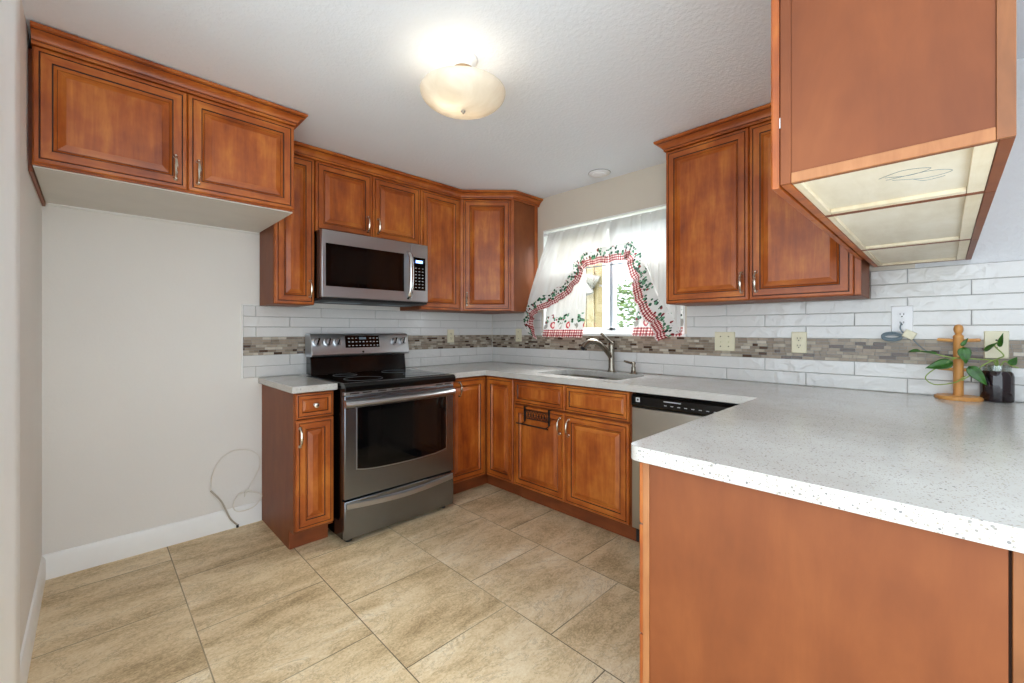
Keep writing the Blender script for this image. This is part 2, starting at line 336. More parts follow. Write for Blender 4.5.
# ------------------------------------------------------------------ mesh building
class MB:
    def __init__(self): self.v = []; self.f = []; self.m = []; self.uv = None; self.mats = []
    def mi(self, mat):
        if mat not in self.mats: self.mats.append(mat)
        return self.mats.index(mat)
    def face(self, idx, mat): self.f.append(tuple(idx)); self.m.append(self.mi(mat))
    def box(self, a, b, mat, xf=None):
        x0, y0, z0 = [min(p, q) for p, q in zip(a, b)]; x1, y1, z1 = [max(p, q) for p, q in zip(a, b)]
        n = len(self.v)
        vs = [(x0,y0,z0),(x1,y0,z0),(x1,y1,z0),(x0,y1,z0),(x0,y0,z1),(x1,y0,z1),(x1,y1,z1),(x0,y1,z1)]
        if xf: vs = [tuple(xf(Vector(p))) for p in vs]
        self.v += vs
        for q in ((0,3,2,1),(4,5,6,7),(0,1,5,4),(1,2,6,5),(2,3,7,6),(3,0,4,7)): self.face([n+i for i in q], mat)
        return self
    def prism(self, poly, axis, a, b, mat):
        """extrude a closed 2D polygon along axis 'x','y','z' from a to b"""
        n = len(self.v); k = len(poly)
        def P(p, t): return {'x': (t, p[0], p[1]), 'y': (p[0], t, p[1]), 'z': (p[0], p[1], t)}[axis]
        for t in (a, b): self.v += [P(p, t) for p in poly]
        for i in range(k): j = (i+1) % k; self.face((n+i, n+j, n+k+j, n+k+i), mat)
        self.face([n+i for i in range(k)][::-1], mat); self.face([n+k+i for i in range(k)], mat)
        return self
    def ring(self, pts, prev, mat, mats=None):
        n = len(self.v); self.v += [tuple(p) for p in pts]; k = len(pts)
        if prev is not None:
            for i in range(k):
                j = (i+1) % k; self.face((prev+i, prev+j, n+j, n+i), mats[i] if mats else mat)
        return n
    def cap(self, n, k, mat, flip=False):
        q = [n+i for i in range(k)]; self.face(q[::-1] if flip else q, mat)
    def tube(self, path, rad, mat, seg=8, closed=False, caps=True):
        path = [Vector(p) for p in path]; L = len(path)
        rs = rad if isinstance(rad, (list, tuple)) else [rad]*L
        prev = None; first = None; up = None
        for i, p in enumerate(path):
            if closed: t = path[(i+1) % L]-path[i-1]
            else: t = path[min(i+1, L-1)]-path[max(i-1, 0)]
            t.normalize()
            if up is None:
                up = Vector((0, 0, 1)) if abs(t.z) < 0.9 else Vector((1, 0, 0))
            s = t.cross(up); s.normalize(); up = s.cross(t); up.normalize()
            pts = [p + (s*cos(2*pi*k/seg) + up*sin(2*pi*k/seg))*rs[i] for k in range(seg)]
            prev = self.ring(pts, prev, mat)
            if first is None: first = prev
        if closed:
            for i in range(seg): j = (i+1) % seg; self.face((prev+i, prev+j, first+j, first+i), mat)
        elif caps: self.cap(first, seg, mat, True); self.cap(prev, seg, mat)
        return self
    def lathe(self, prof, c, mat, seg=28, axis=(0, 0, 1), mats=None, closed=False):
        """prof: (radius, height) along axis from point c"""
        ax = Vector(axis).normalized(); ux = ax.orthogonal().normalized(); uy = ax.cross(ux); c = Vector(c)
        prev = None; first = None
        for i, (r, h) in enumerate(prof):
            pts = [c + ax*h + (ux*cos(2*pi*k/seg)+uy*sin(2*pi*k/seg))*max(r, 1e-5) for k in range(seg)]
            prev = self.ring(pts, prev, mats[i] if mats else mat)
            if first is None: first = prev
        if not closed:
            self.cap(first, seg, mats[0] if mats else mat, True); self.cap(prev, seg, mats[-1] if mats else mat)
        return self
    def grid(self, fn, nu, nv, mat, uvfn=None):
        n = len(self.v)
        if uvfn and self.uv is None: self.uv = {}
        for i in range(nu+1):
            for j in range(nv+1):
                self.v.append(tuple(fn(i/nu, j/nv)))
                if uvfn: self.uv[n+i*(nv+1)+j] = uvfn(i/nu, j/nv)
        for i in range(nu):
            for j in range(nv):
                a = n+i*(nv+1)+j; self.face((a, a+nv+1, a+nv+2, a+1), mat)
        return self
    def build(self, name, parent=None, bevel=0.0, smooth=True, angle=35, recalc=True, seg=2):
        me = bpy.data.meshes.new(name)
        off = Vector((0, 0, 0)); q = parent
        while q: off += q.location; q = q.parent
        me.from_pydata([tuple(Vector(v)-off) for v in self.v], [], self.f)
        for mt in self.mats: me.materials.append(M[mt])
        me.polygons.foreach_set('material_index', self.m)
        if self.uv:
            l = me.uv_layers.new(name='UVMap')
            for lp in me.loops: l.data[lp.index].uv = self.uv.get(lp.vertex_index, (0, 0))
        if recalc:
            bm = bmesh.new(); bm.from_mesh(me); bmesh.ops.recalc_face_normals(bm, faces=bm.faces); bm.to_mesh(me); bm.free()
        if smooth:
            me.polygons.foreach_set('use_smooth', [True]*len(me.polygons)); me.set_sharp_from_angle(angle=radians(angle))
        o = bpy.data.objects.new(name, me); C.objects.link(o)
        if parent: o.parent = parent
        if bevel:
            b = o.modifiers.new('bevel', 'BEVEL'); b.width = bevel; b.segments = seg; b.limit_method = 'ANGLE'; b.angle_limit = radians(40)
        return o

def tag(o, label, cat, group=None):
    o['label'] = label; o['category'] = cat
    if group: o['group'] = group
    return o
def thing(name, loc, label, cat, group=None):
    o = bpy.data.objects.new(name, None); o.empty_display_size = 0.05; C.objects.link(o); o.location = loc
    return tag(o, label, cat, group)
def struct(o, label=None):
    o['kind'] = 'structure'
    if label: o['label'] = label
    return o
def arc(c, r, a0, a1, n): return [(c[0]+r*cos(a0+(a1-a0)*i/n), c[1]+r*sin(a0+(a1-a0)*i/n)) for i in range(n+1)]
def smoothpath(pts, n=8):
    """Catmull-Rom through 3D points"""
    P = [Vector(p) for p in pts]; P = [P[0]*2-P[1]] + P + [P[-1]*2-P[-2]]; out = []
    for i in range(1, len(P)-2):
        for k in range(n):
            t = k/n; a, b, c, d = P[i-1], P[i], P[i+1], P[i+2]
            out.append(0.5*((2*b)+(c-a)*t+(2*a-5*b+4*c-d)*t*t+(3*b-a-3*c+d)*t**3))
    out.append(P[-2]); return out

# ------------------------------------------------------------------ room shell
def simple(name, fn, bevel=0):
    mb = MB(); fn(mb); return struct(mb.build(name, bevel=bevel, smooth=False))
XW, YR = -1.5, -0.9      # how far the floor runs on behind the photographer
simple('floor', lambda b: b.box((XW, YR, -0.06), (XS, YA, 0), 'floor'))
simple('ceiling', lambda b: b.box((-0.7, -0.7, HC), (XS+.14, YA+.12, HC+.1), 'ceiling'))
wb = simple('wall_back', lambda b: b.box((XL-.12, YA, 0), (XS+.14, YA+.12, HC), 'wall'))
WY0, WY1, WZ0, WZ1 = 1.195, 2.425, 1.19, 2.07
def right_wall(b):
    b.box((XS, YR, 0), (XS+.14, 0.1, HC), 'wall_cool_lit')
    for (y0, z0, y1, z1) in ((0.1, 0, YA, WZ0), (0.1, WZ1, YA, HC), (0.1, WZ0, WY0, WZ1), (WY1, WZ0, YA, WZ1)):
        b.box((XS, y0, z0), (XS+.14, y1, z1), 'wall_sink')
wr = simple('wall_right', right_wall)
simple('wall_left', lambda b: b.box((XL-.12, 1.42, 0), (XL, YA, HC), 'wall'))
simple('wall_sky_block', lambda b: b.box((1.5, -1.0, -.06), (XS, -0.9, HC), 'wall_cool_lit'))  # unseen part-width wall, added to block sky light from the peninsula end
# white casing of the opening at the left edge of the picture
trim = MB()
trim.prism([(XL, 1.868), (XL+.022, 1.868), (XL+.026, 1.858), (XL+.026, 1.70), (XL+.021, 1.69), (XL+.021, 1.405), (XL-.12, 1.405), (XL-.12, 1.4195), (XL, 1.4195)], 'z', 0, HC-.001, 'white')
struct(trim.build('trim_1', bevel=0.002))
# baseboards
bbprof = [(0, 0), (0.013, 0), (0.013, 0.098), (0.009, 0.108), (0.006, 0.118), (0, 0.122)]
b = MB(); b.prism([(YA-p, z) for p, z in bbprof], 'x', XL, 0.775, 'white'); struct(b.build('baseboard_back'))
b = MB(); b.prism([(XL+p, z) for p, z in bbprof], 'y', 1.868, YA-.0135, 'white'); struct(b.build('baseboard_left'))

# window
win = struct(thing('window_1', (XS+.08, 1.81, WZ0), 'white vinyl sliding window above the sink', 'window')); del win['category']
fx0, fx1 = XS+.06, XS+.125
b = MB()
for (y0, z0, y1, z1) in ((WY0, WZ0, WY1, WZ0+.022), (WY0, WZ1-.04, WY1, WZ1), (WY0, WZ0, WY0+.04, WZ1), (WY1-.04, WZ0, WY1, WZ1)):
    b.box((fx0, y0, z0), (fx1, y1, z1), 'vinyl')
b.build('window_frame', win, 0.003)
def sash(y0, y1, xa, xb, nm):
    s = MB(); t = 0.034; zb = WZ0+.0225
    for (p0, q0, p1, q1) in ((y0, zb, y1, zb+.024), (y0, WZ1-.04-t, y1, WZ1-.04), (y0, zb, y0+t, WZ1-.04), (y1-t, zb, y1, WZ1-.04)):
        s.box((xa, p0, q0), (xb, p1, q1), 'vinyl')
    s.box((xa-.004, y0+.012 if y0 > 1.7 else y1-.03, WZ0+.05), (xa, y0+.022 if y0 > 1.7 else y1-.014, WZ1-.05), 'vinyl_shade')
    so = s.build(nm, win, 0.003)
    g = MB(); xm = (xa+xb)/2; g.box((xm-.002, y0+t, zb+.024), (xm+.002, y1-t, WZ1-.04-t), 'glass'); g.build('pane', so)
sash(1.775, WY1-.04, fx0+.006, fx0+.028, 'window_sash')
sash(WY0+.04, 1.81, fx0+.034, fx0+.056, 'window_sash')
b = MB(); b.box((XS-.014, WY0-.012, 1.172), (XS+.06, WY1+.012, 1.192), 'white'); b.build('window_sill', win, 0.004)
b = MB(); b.box((XS-.001, WY0+.0005, WZ1-.012), (XS+.0595, WY1-.0005, WZ1-.0005), 'white'); b.box((XS-.001, WY0+.0005, WZ0+.003), (XS+.0595, WY0+.010, WZ1-.0125), 'white'); b.box((XS-.001, WY1-.010, WZ0+.003), (XS+.0595, WY1-.0005, WZ1-.0125), 'white'); b.build('window_reveal', win, 0.001)

# backsplash tiles (pattern lives in one mesh for each wall)
def tilerun(mb, P, a0, a1, z0, z1, off, pitch=0.4045, gap=0.0012):
    """P(a, z, out) -> point; one row of subway tiles clipped to a0..a1, joints at off + k*pitch"""
    k = math.floor((a0-off)/pitch)
    while True:
        s = off+k*pitch; e = s+pitch; k += 1
        if s >= a1: break
        s2, e2 = max(s, a0), min(e, a1)
        if e2-s2 < 0.012: continue
        rx, rz = random.uniform(-.0006, .0006), random.uniform(-.0004, .0004)
        o = [(s2+gap, z0+gap), (e2-gap, z0+gap), (e2-gap, z1-gap), (s2+gap, z1-gap)]
        i = [(s2+gap+.003, z0+gap+.003), (e2-gap-.003, z0+gap+.003), (e2-gap-.003, z1-gap-.003), (s2+gap+.003, z1-gap-.003)]
        r0 = mb.ring([P(a, z, 0.001) for a, z in o], None, 'tile')
        r1 = mb.ring([P(a, z, 0.006) for a, z in o], r0, 'tile')
        r2 = mb.ring([P(a, z, 0.0078+rx*(1 if q in (1, 2) else -1)+rz*(1 if q > 1 else -1)) for q, (a, z) in enumerate(i)], r1, 'tile')
        mb.cap(r2, 4, 'tile')
def mosaicrun(mb, P, a0, a1, z0, z1, rows=7):
    hgt = (z1-z0)/rows
    for r in range(rows):
        a = a0-random.uniform(0, .05)
        while a < a1:
            L = random.choice([0.028, 0.042, 0.05, 0.05, 0.062]); s, e = max(a, a0), min(a+L, a1); a += L
            if e-s < 0.004: continue
            u = random.random(); mat = 'mos0' if u < .30 else 'mos1' if u < .52 else 'mos2' if u < .70 else 'mos3' if u < .81 else 'mos4' if u < .94 else 'mos5'
            g = 0.0009; zz0, zz1 = z0+r*hgt+g, z0+(r+1)*hgt-g; d = random.uniform(.0055, .0075)
            r0 = mb.ring([P(s+g, zz0, .001), P(e-g, zz0, .001), P(e-g, zz1, .001), P(s+g, zz1, .001)], None, mat)
            r1 = mb.ring([P(s+g, zz0, d), P(e-g, zz0, d), P(e-g, zz1, d), P(s+g, zz1, d)], r0, mat)
            mb.cap(r1, 4, mat)
ZR = [0.9155, 0.9855, 1.0565, 1.1715, 1.2365, 1.303, 1.3705, 1.4375, 1.507]
PB = lambda a, z, o: (a, YA-o, z)
PS = lambda a, z, o: (XS-o, a, z)
def backsplash(name, P, parent, lower, uppers, offA, offB, bxs):
    mb = MB()
    for lo, hi in lower:
        tilerun(mb, P, lo, hi, ZR[0], ZR[1], offA); tilerun(mb, P, lo, hi, ZR[1], ZR[2], offB)
    for lo, hi, bot, top in uppers:
        for i in range(bot, top): tilerun(mb, P, lo, hi, ZR[i], ZR[i+1], offA if i % 2 else offB)
    for a, c in bxs: mb.box(a, c, 'grout')
    t = mb.build(name, parent, smooth=False); t['label'] = 'white glazed subway tiles with grey grout'
    ms = MB()
    for lo, hi in lower: mosaicrun(ms, P, lo, hi, ZR[2], ZR[3])
    m_ = ms.build('mosaic_band', parent, smooth=False); m_['label'] = 'taupe and brown glass mosaic strip'
backsplash('backsplash_tile', PB, wb, [(0.672, XS-.009)], [(0.672, XS-.009, 3, 6)], 0.743, 0.944, [((0.672, YA-.0035, .9155), (XS-.0095, YA-.0005, 1.3705))])
backsplash('backsplash_tile', PS, wr, [(-0.45, YA-.009)], [(-0.45, WY0-.014, 3, 6), (-0.45, 0.262, 6, 8), (WY1+.014, YA-.009, 3, 6)], 0.126, 0.324,
           [((XS-.0035, -.45, .9155), (XS-.0005, YA-.0095, 1.1705)), ((XS-.0035, -.45, 1.1705), (XS-.0005, .262, 1.507)), ((XS-.0035, .262, 1.1705), (XS-.0005, WY0-.014, 1.3705)), ((XS-.0035, WY1+.014, 1.1705), (XS-.0005, YA-.0095, 1.3705))])
b = MB(); b.box((0.664, YA-.010, .9155), (0.6715, YA-.0005, 1.377), 'white'); b.box((0.664, YA-.010, 1.3715), (0.76, YA-.0005, 1.3775), 'white'); t = b.build('tile_edge', wb, 0.001)

# ------------------------------------------------------------------ cabinets
DOORP = [(0.0, 0.000, 'wood'), (0.0, 0.013, 'wood'), (0.004, 0.017, 'wood'), (0.015, 0.018, 'wood'), (0.0165, 0.0150, 'glaze'), (0.0188, 0.0150, 'glaze'), (0.0205, 0.021, 'wood'),
         (0.049, 0.021, 'wood'), (0.0505, 0.017, 'glaze'), (0.053, 0.0165, 'glaze'), (0.0545, 0.018, 'wood'), (0.060, 0.012, 'wood'), (0.0625, 0.0095, 'wood'), (0.064, 0.010, 'glaze'), (0.086, 0.0175, 'wood'), (0.0875, 0.0185, 'wood')]
DRAWP = [(0.0, 0.0, 'wood'), (0.0, 0.013, 'wood'), (0.004, 0.017, 'wood'), (0.010, 0.018, 'wood'), (0.0115, 0.0145, 'glaze'), (0.0135, 0.0145, 'glaze'), (0.015, 0.021, 'wood'),
         (0.032, 0.021, 'wood'), (0.0335, 0.016, 'glaze'), (0.0355, 0.014, 'glaze'), (0.037, 0.012, 'wood'), (0.050, 0.017, 'wood')]
def front(name, parent, o, u, n, w_, h_, prof=DOORP):
    """raised-panel front: o lower corner on the carcass face, u along the width, n outwards"""
    o, u, n = Vector(o), Vector(u).normalized(), Vector(n).normalized(); mb = MB(); prev = None
    for i, (ins, dep, mat) in enumerate(prof):
        pts = [o+u*a+Vector((0, 0, b_))+n*dep for a, b_ in ((ins, ins), (w_-ins, ins), (w_-ins, h_-ins), (ins, h_-ins))]
        hm = 'wood_h' if mat == 'wood' else mat
        prev = mb.ring(pts, prev, mat, [hm, mat, hm, mat])
        if i == 0: first = prev
    mb.cap(prev, 4, 'wood'); mb.cap(first, 4, 'wood', True)
    return mb.build(name, parent, smooth=True, angle=20)
def pull(parent, c, n, L=0.105, mat='nickel'):
    c, n = Vector(c), Vector(n).normalized(); mb = MB(); Z = Vector((0, 0, 1)); path = []; rad = []
    for i in range(17):
        t = -1+2*i/16; a = abs(t)
        path.append(c+Z*(t*L/2)+n*(0.004+0.024*(1-a**3.0))); rad.append(0.0046+0.0034*(1-a)**1.5+0.0024*max(0, a-.75)*4)
    mb.tube(path, rad, mat, 8)
    for s in (-1, 1):
        mb.lathe([(0.0098, 0), (0.0098, 0.003), (0.007, 0.006), (0.005, 0.012), (0.004, .016)], c+Z*(s*L/2*0.93), mat, 12, n)
    return mb.build('handle', parent)
def knob(parent, c, n, mat='nickel'):
    mb = MB(); mb.lathe([(0.010, 0), (0.010, 0.002), (0.005, 0.006), (0.005, 0.014), (0.013, 0.019), (0.0155, 0.024), (0.013, 0.029), (0.006, 0.031)], c, mat, 18, n); return mb.build('knob', parent)
def sweep(mb, prof, path, side=1, mats=None):
    """mitred sweep of (out, z) profile along an xy polyline; out is to the right of travel when side=1"""
    P = [Vector((p[0], p[1])) for p in path]; L = len(P); prev = None
    nrm = [Vector(((P[i+1]-P[i]).y, -(P[i+1]-P[i]).x)).normalized()*side for i in range(L-1)]
    for i in range(L):
        a = nrm[max(i-1, 0)]; c = nrm[min(i, L-2)]; mvec = (a+c).normalized(); mvec /= max(mvec.dot(a), .2)
        pts = [(P[i].x+mvec.x*o_, P[i].y+mvec.y*o_, z) for o_, z in prof]
        n = len(mb.v); mb.v += pts; k = len(pts)
        if prev is not None:
            for q in range(k):
                r = (q+1) % k; mb.face((prev+q, prev+r, n+r, n+q), mats[q] if mats else 'wood_h')
        else: mb.cap(n, k, 'wood', True)
        prev = n
    mb.cap(prev, k, 'wood')
CRZ = 2.282
CROWN = [(-0.02, CRZ), (0.003, CRZ), (0.006, CRZ+.004), (0.006, CRZ+.011), (0.006, CRZ+.0135), (0.011, CRZ+.015), (0.013, CRZ+.022), (0.021, CRZ+.032), (0.033, CRZ+.040), (0.037, CRZ+.0415), (0.037, CRZ+.0445), (0.045, CRZ+.047), (0.049, CRZ+.051), (0.049, CRZ+.060), (-0.02, CRZ+.060)]
CRM = ['wood_h', 'wood_h', 'wood_h', 'glaze', 'wood_h', 'wood_h', 'wood_h', 'wood_h', 'wood_h', 'glaze', 'wood_h', 'wood_h', 'wood_h', 'wood_h', 'wood_h']
def crown(name, parent, path, side=1):
    mb = MB(); sweep(mb, CROWN, path, side, CRM); return mb.build(name, parent, angle=25)
Xp, Xn, Yp, Yn = Vector((1, 0, 0)), Vector((-1, 0, 0)), Vector((0, 1, 0)), Vector((0, -1, 0))
WG, BG = 'stained wood wall cabinets', 'stained wood base cabinets'
g = 0.0015
ZU = 1.372        # underside of wall cabinets
# --- cabinet over the empty refrigerator bay
FX0, FX1, FY, FZ = XL+.012, 0.757, 2.405, 1.838
t = thing('fridge_cabinet', ((FX0+FX1)/2, 2.74, FZ), 'deep two-door wood cabinet hung over the empty refrigerator bay at left', 'cabinet', WG)
b = MB(); b.box((FX0, FY, FZ), (FX1, YA-.001, CRZ+.02), 'wood'); b.build('carcass', t, 0.0015)
b = MB(); b.box((FX0+.002, FY+.012, FZ-.006), (FX1-.002, YA-.002, FZ-.0005), 'under'); b.box((FX0+.002, YA-.03, FZ-.012), (FX1-.002, YA-.002, FZ-.006), 'white'); b.build('underside_board', t)['label'] = 'pale grey painted underside'
b = MB(); b.box((XL+.001, FY+.03, FZ-.02), (FX0-.001, YA-.002, CRZ), 'toe'); b.build('filler_strip', t)
fm = 0.307
d1 = front('door', t, (FX0+.003, FY-.001, FZ+.006), Xp, Yn, fm-FX0-.003-g, CRZ-FZ-.010)
d2 = front('door', t, (fm+g, FY-.001, FZ+.006), Xp, Yn, FX1-fm-.003-g, CRZ-FZ-.010)
pull(d1, (0.264, FY-.022, 1.932), Yn); pull(d2, (0.346, FY-.022, 1.932), Yn)
crown('crown', t, [(FX0, FY-.018), (FX1, FY-.018), (FX1, FY+.30)], 1)

# --- wall cabinets on the range wall
UY = YA-.298      # carcass face; door fronts stand 21 mm proud
def wallcab(name, x0, x1, z0, label, doors, handles):
    t = thing(name, ((x0+x1)/2, YA-.15, z0), label, 'cabinet', WG)
    b = MB(); b.box((x0+.0005, UY, z0), (x1-.0005, YA-.0115 if z0 < 1.5 else YA-.001, CRZ+.02), 'veneer'); b.build('carcass', t, 0.001)
    for (a, c), h in zip(doors, handles):
        d = front('door', t, (a, UY-.001, z0+.004), Xp, Yn, c-a, CRZ-z0-.008)
        if h: pull(d, (h, UY-.022, z0+.10), Yn)
    return t
wallcab('wall_cabinet', 0.7625, 0.9925, ZU, 'tall narrow single-door wood wall cabinet left of the microwave', [(0.766, 0.991)], [0.964])
wallcab('wall_cabinet', 0.9935, 1.7585, 1.836, 'short two-door wood wall cabinet above the microwave', [(0.996, 1.3745), (1.3775, 1.757)], [1.338, 1.414])
wallcab('wall_cabinet', 1.7595, 2.1455, ZU, 'single-door wood wall cabinet right of the microwave', [(1.762, 2.136)], [1.792])
# diagonal corner cabinet
A = Vector((2.1465, UY)); B = Vector((XS-.298, 2.478))
t = thing('corner_wall_cabinet', (2.55, 2.85, ZU), 'diagonal-faced wood corner wall cabinet beside the sink window', 'cabinet', WG)
b = MB(); b.prism([(A.x, A.y), (B.x, B.y), (XS-.0115, 2.478), (XS-.0115, YA-.0115), (A.x, YA-.0115)], 'z', ZU, CRZ+.02, 'veneer'); b.build('carcass', t, 0.001)
du = (B-A); dl = du.length; du3 = Vector((du.x, du.y, 0)).normalized(); dn = Vector((du3.y, -du3.x, 0))
if dn.dot(Vector((-1, -1, 0))) < 0: dn = -dn
d = front('door', t, Vector((A.x, A.y, ZU+.004))+du3*.028+dn*(-.001), du3, dn, dl-.056, CRZ-ZU-.008)
b = MB()
for s0, s1 in ((0.002, .026), (dl-.026, dl-.001)):
    q = [Vector((A.x, A.y, 0))+du3*s+dn*o_ for s, o_ in ((s0, -.0005), (s1, -.0005), (s1, .012), (s0, .012))]
    b.prism([(p.x, p.y) for p in q], 'z', ZU, CRZ, 'wood')
b.build('face_stile', t, 0.001)
pull(d, Vector((A.x, A.y, ZU+.10))+du3*.056+dn*.020, dn)
b = MB(); b.box((XS-.05, 2.4765, ZU), (XS-.012, 2.4785, CRZ), 'wood'); b.build('end_trim', t)
c_ = crown('crown_moulding', None, [(0.765, UY-.018), (A.x-.008, UY-.018), (B.x-.018, 2.478-.008+.002), (XS-.002, 2.470)], 1)
tag(c_, 'stained wood crown moulding along the range wall cabinets, turning the corner to the window', 'moulding')

# --- two-door wall cabinet right of the window
RX = XS-.298
t = thing('wall_cabinet', (XS-.15, 0.72, ZU), 'tall two-door wood wall cabinet on the sink wall right of the window', 'cabinet', WG)
b = MB(); b.box((RX, 0.2640, ZU), (XS-.0115, 1.176, CRZ+.02), 'veneer'); b.build('carcass', t, 0.001)
d1 = front('door', t, (RX+.001, 0.7225, ZU+.003), Yp, Xn, 1.1745-.7225, CRZ-ZU-.006)
d2 = front('door', t, (RX+.001, 0.2900, ZU+.003), Yp, Xn, .7195-.290, CRZ-ZU-.006)
pull(d1, (RX-.020, 0.7555, ZU+.095), Xn); pull(d2, (RX-.020, 0.6865, ZU+.095), Xn)
b = MB(); b.box((RX-.014, 0.2645, ZU+.003), (RX-.0005, 0.2875, CRZ-.003), 'wood'); b.build('face_stile', t, 0.001)
crown('crown', t, [(XS-.002, 1.176+.002), (RX-.018, 1.176+.002), (RX-.018, 0.27)], -1 if False else 1)

# --- wall cabinets hanging over the peninsula
PZ, PY0, PY1 = 1.525, -0.080, 0.2490
PG = 'wall cabinets over the peninsula'
def pencab(x0, x1, label, panel):
    t = thing('peninsula_wall_cabinet', ((x0+x1)/2, (PY0+PY1)/2, PZ), label, 'cabinet', PG)
    zt = CRZ+.02
    b = MB(); b.box((x0+.0005, PY0+.018, PZ+.016), (x1-.0005, PY1-.018, zt), 'cabinside')
    b.box((x0+.0005, PY0+.018, PZ+.001), (x0+.010, PY1-.018, zt), 'veneer'); b.box((x1-.010, PY0+.018, PZ+.001), (x1-.0005, PY1-.018, zt), 'veneer'); b.build('carcass', t)
    b = MB(); b.box((x0+.0105, PY0+.0185, PZ+.012), (x1-.0105, PY1-.0185, PZ+.0155), 'ply'); b.build('bottom_board', t)['label'] = 'raw pale plywood bottom'
    b = MB()
    b.box((x1-.036, PY0+.047, PZ+.002), (x1-.0105, PY1-.034, PZ+.0118), 'ply_rail'); b.box((x0+.0108, PY1-.033, PZ+.002), (x1-.0108, PY1-.0185, PZ+.0118), 'ply_rail')
    b.box((x0+.0108, PY0+.0185, PZ+.002), (x1-.0108, PY0+.046, PZ+.0118), 'ply_rail'); b.build('bottom_rail', t, 0.0008)['label'] = 'raw pine rail'
    b = MB(); b.box((x0+.0005, PY1-.0175, PZ), (x1-.0005, PY1, zt), 'wood'); b.build('face_frame', t, 0.001)
    b = MB(); b.box((x0+.0005, PY0, PZ), (x1-.0005, PY0+.0175, zt), 'veneer'); b.build('back_panel', t, 0.001)
    d = front('door', t, (x1-.002 if x1 < 2.7 else x1-.36, PY1+.004, PZ-.003), Xn, Yp, (x1-x0-.004) if x1 < 2.7 else (x1-x0-.362), CRZ-PZ)
    pull(d, (x1-.04 if x1 < 2.7 else x1-.40, PY1+.026, PZ+.10), Yp)
    if x1 > 2.7:
        pass
    if panel:
        b = MB(); xo = x0-.008
        b.box((xo+.003, PY0+.022, PZ+.022), (x0, PY1-.020, zt), 'veneer'); b.build('end_panel', t)
        b = MB(); b.box((xo, PY0, PZ), (x0, PY0+.0215, zt), 'frame'); b.box((xo, PY1-.0195, PZ), (x0, PY1, zt), 'veneer'); b.box((xo, PY0+.022, PZ), (x0, PY1-.020, PZ+.0215), 'edge')
        b.build('panel_frame', t, 0.001)
        h = MB(); h.box((xo+.006, PY1+.0005, 1.650), (x0+.03, PY1+.0030, 1.672), 'chrome'); h.build('hinge', t)
    return t
pencab(1.062, 1.440, 'wood wall cabinet over the peninsula with finished end panel nearest the viewer', True)
pencab(1.441, 2.153, 'middle wood wall cabinet of the row hanging over the peninsula', False)
pencab(2.154, 2.752, 'wood wall cabinet over the peninsula fixed against the sink wall', False)
# pencil scribble on the raw board
b = MB()
for pts in ([(1.20, 0.10), (1.17, 0.06), (1.19, 0.02), (1.215, 0.05), (1.20, 0.09)], [(1.22, .09), (1.21, .02), (1.24, -.01), (1.26, .03), (1.23, .08)], [(1.25, .05), (1.28, .03), (1.27, .0)]):
    b.tube(smoothpath([(x, y, PZ+.0118) for x, y in pts], 6), 0.0006, 'greycable', 4)
for o in C.objects:
    if o.name.startswith('bottom_board') and o.parent.name == 'peninsula_wall_cabinet': b.build('pencil_mark', o); break

# --- base cabinets
BZ = 0.876; TK = 0.105
BY = YA-.60       # carcass faces
BXf = XS-.60
# left of the range
t = thing('base_cabinet', (0.885, 2.78, 0), 'narrow wood base cabinet with drawer left of the stainless range', 'cabinet', BG)
b = MB(); b.prism([(YA-.0005, 0), (BY+.075, 0), (BY+.075, TK), (BY, TK), (BY, BZ), (YA-.0005, BZ)], 'x', 0.778, 0.99, 'veneer'); b.build('carcass', t, 0.001)
b = MB(); b.box((0.779, BY+.066, 0.001), (0.989, BY+.0745, TK-.001), 'toe'); b.build('toe_kick', t, 0.001)
d = front('door', t, (0.786, BY-.001, 0.122), Xp, Yn, .2035, .60); pull(d, (0.806, BY-.022, 0.632), Yn)
d = front('drawer', t, (0.786, BY-.001, 0.730), Xp, Yn, .2035, .138, DRAWP); knob(d, (0.886, BY-.018, 0.80), Yn)
# corner unit with two hinged fronts
t = thing('corner_base_cabinet', (2.45, 2.79, 0), 'wood corner base cabinet with folding doors right of the range', 'cabinet', BG)
b = MB()
poly = lambda e: [(1.776, YA-.0005), (1.776, BY+e), (BXf+e, BY+e), (BXf+e, 2.165), (XS-.0005, 2.165), (XS-.0005, YA-.0005)]
b.prism(poly(0), 'z', TK, BZ, 'veneer'); b.prism(poly(.075), 'z', 0, TK, 'toe'); b.build('carcass', t, 0.001)
d = front('door', t, (1.790, BY-.001, 0.118), Xp, Yn, BXf-.022-1.790, .745); pull(d, (1.887, BY-.022, 0.79), Yn)
front('door', t, (BXf-.001, 2.170, 0.118), Yp, Xn, BY-.022-2.170-.001, .745)
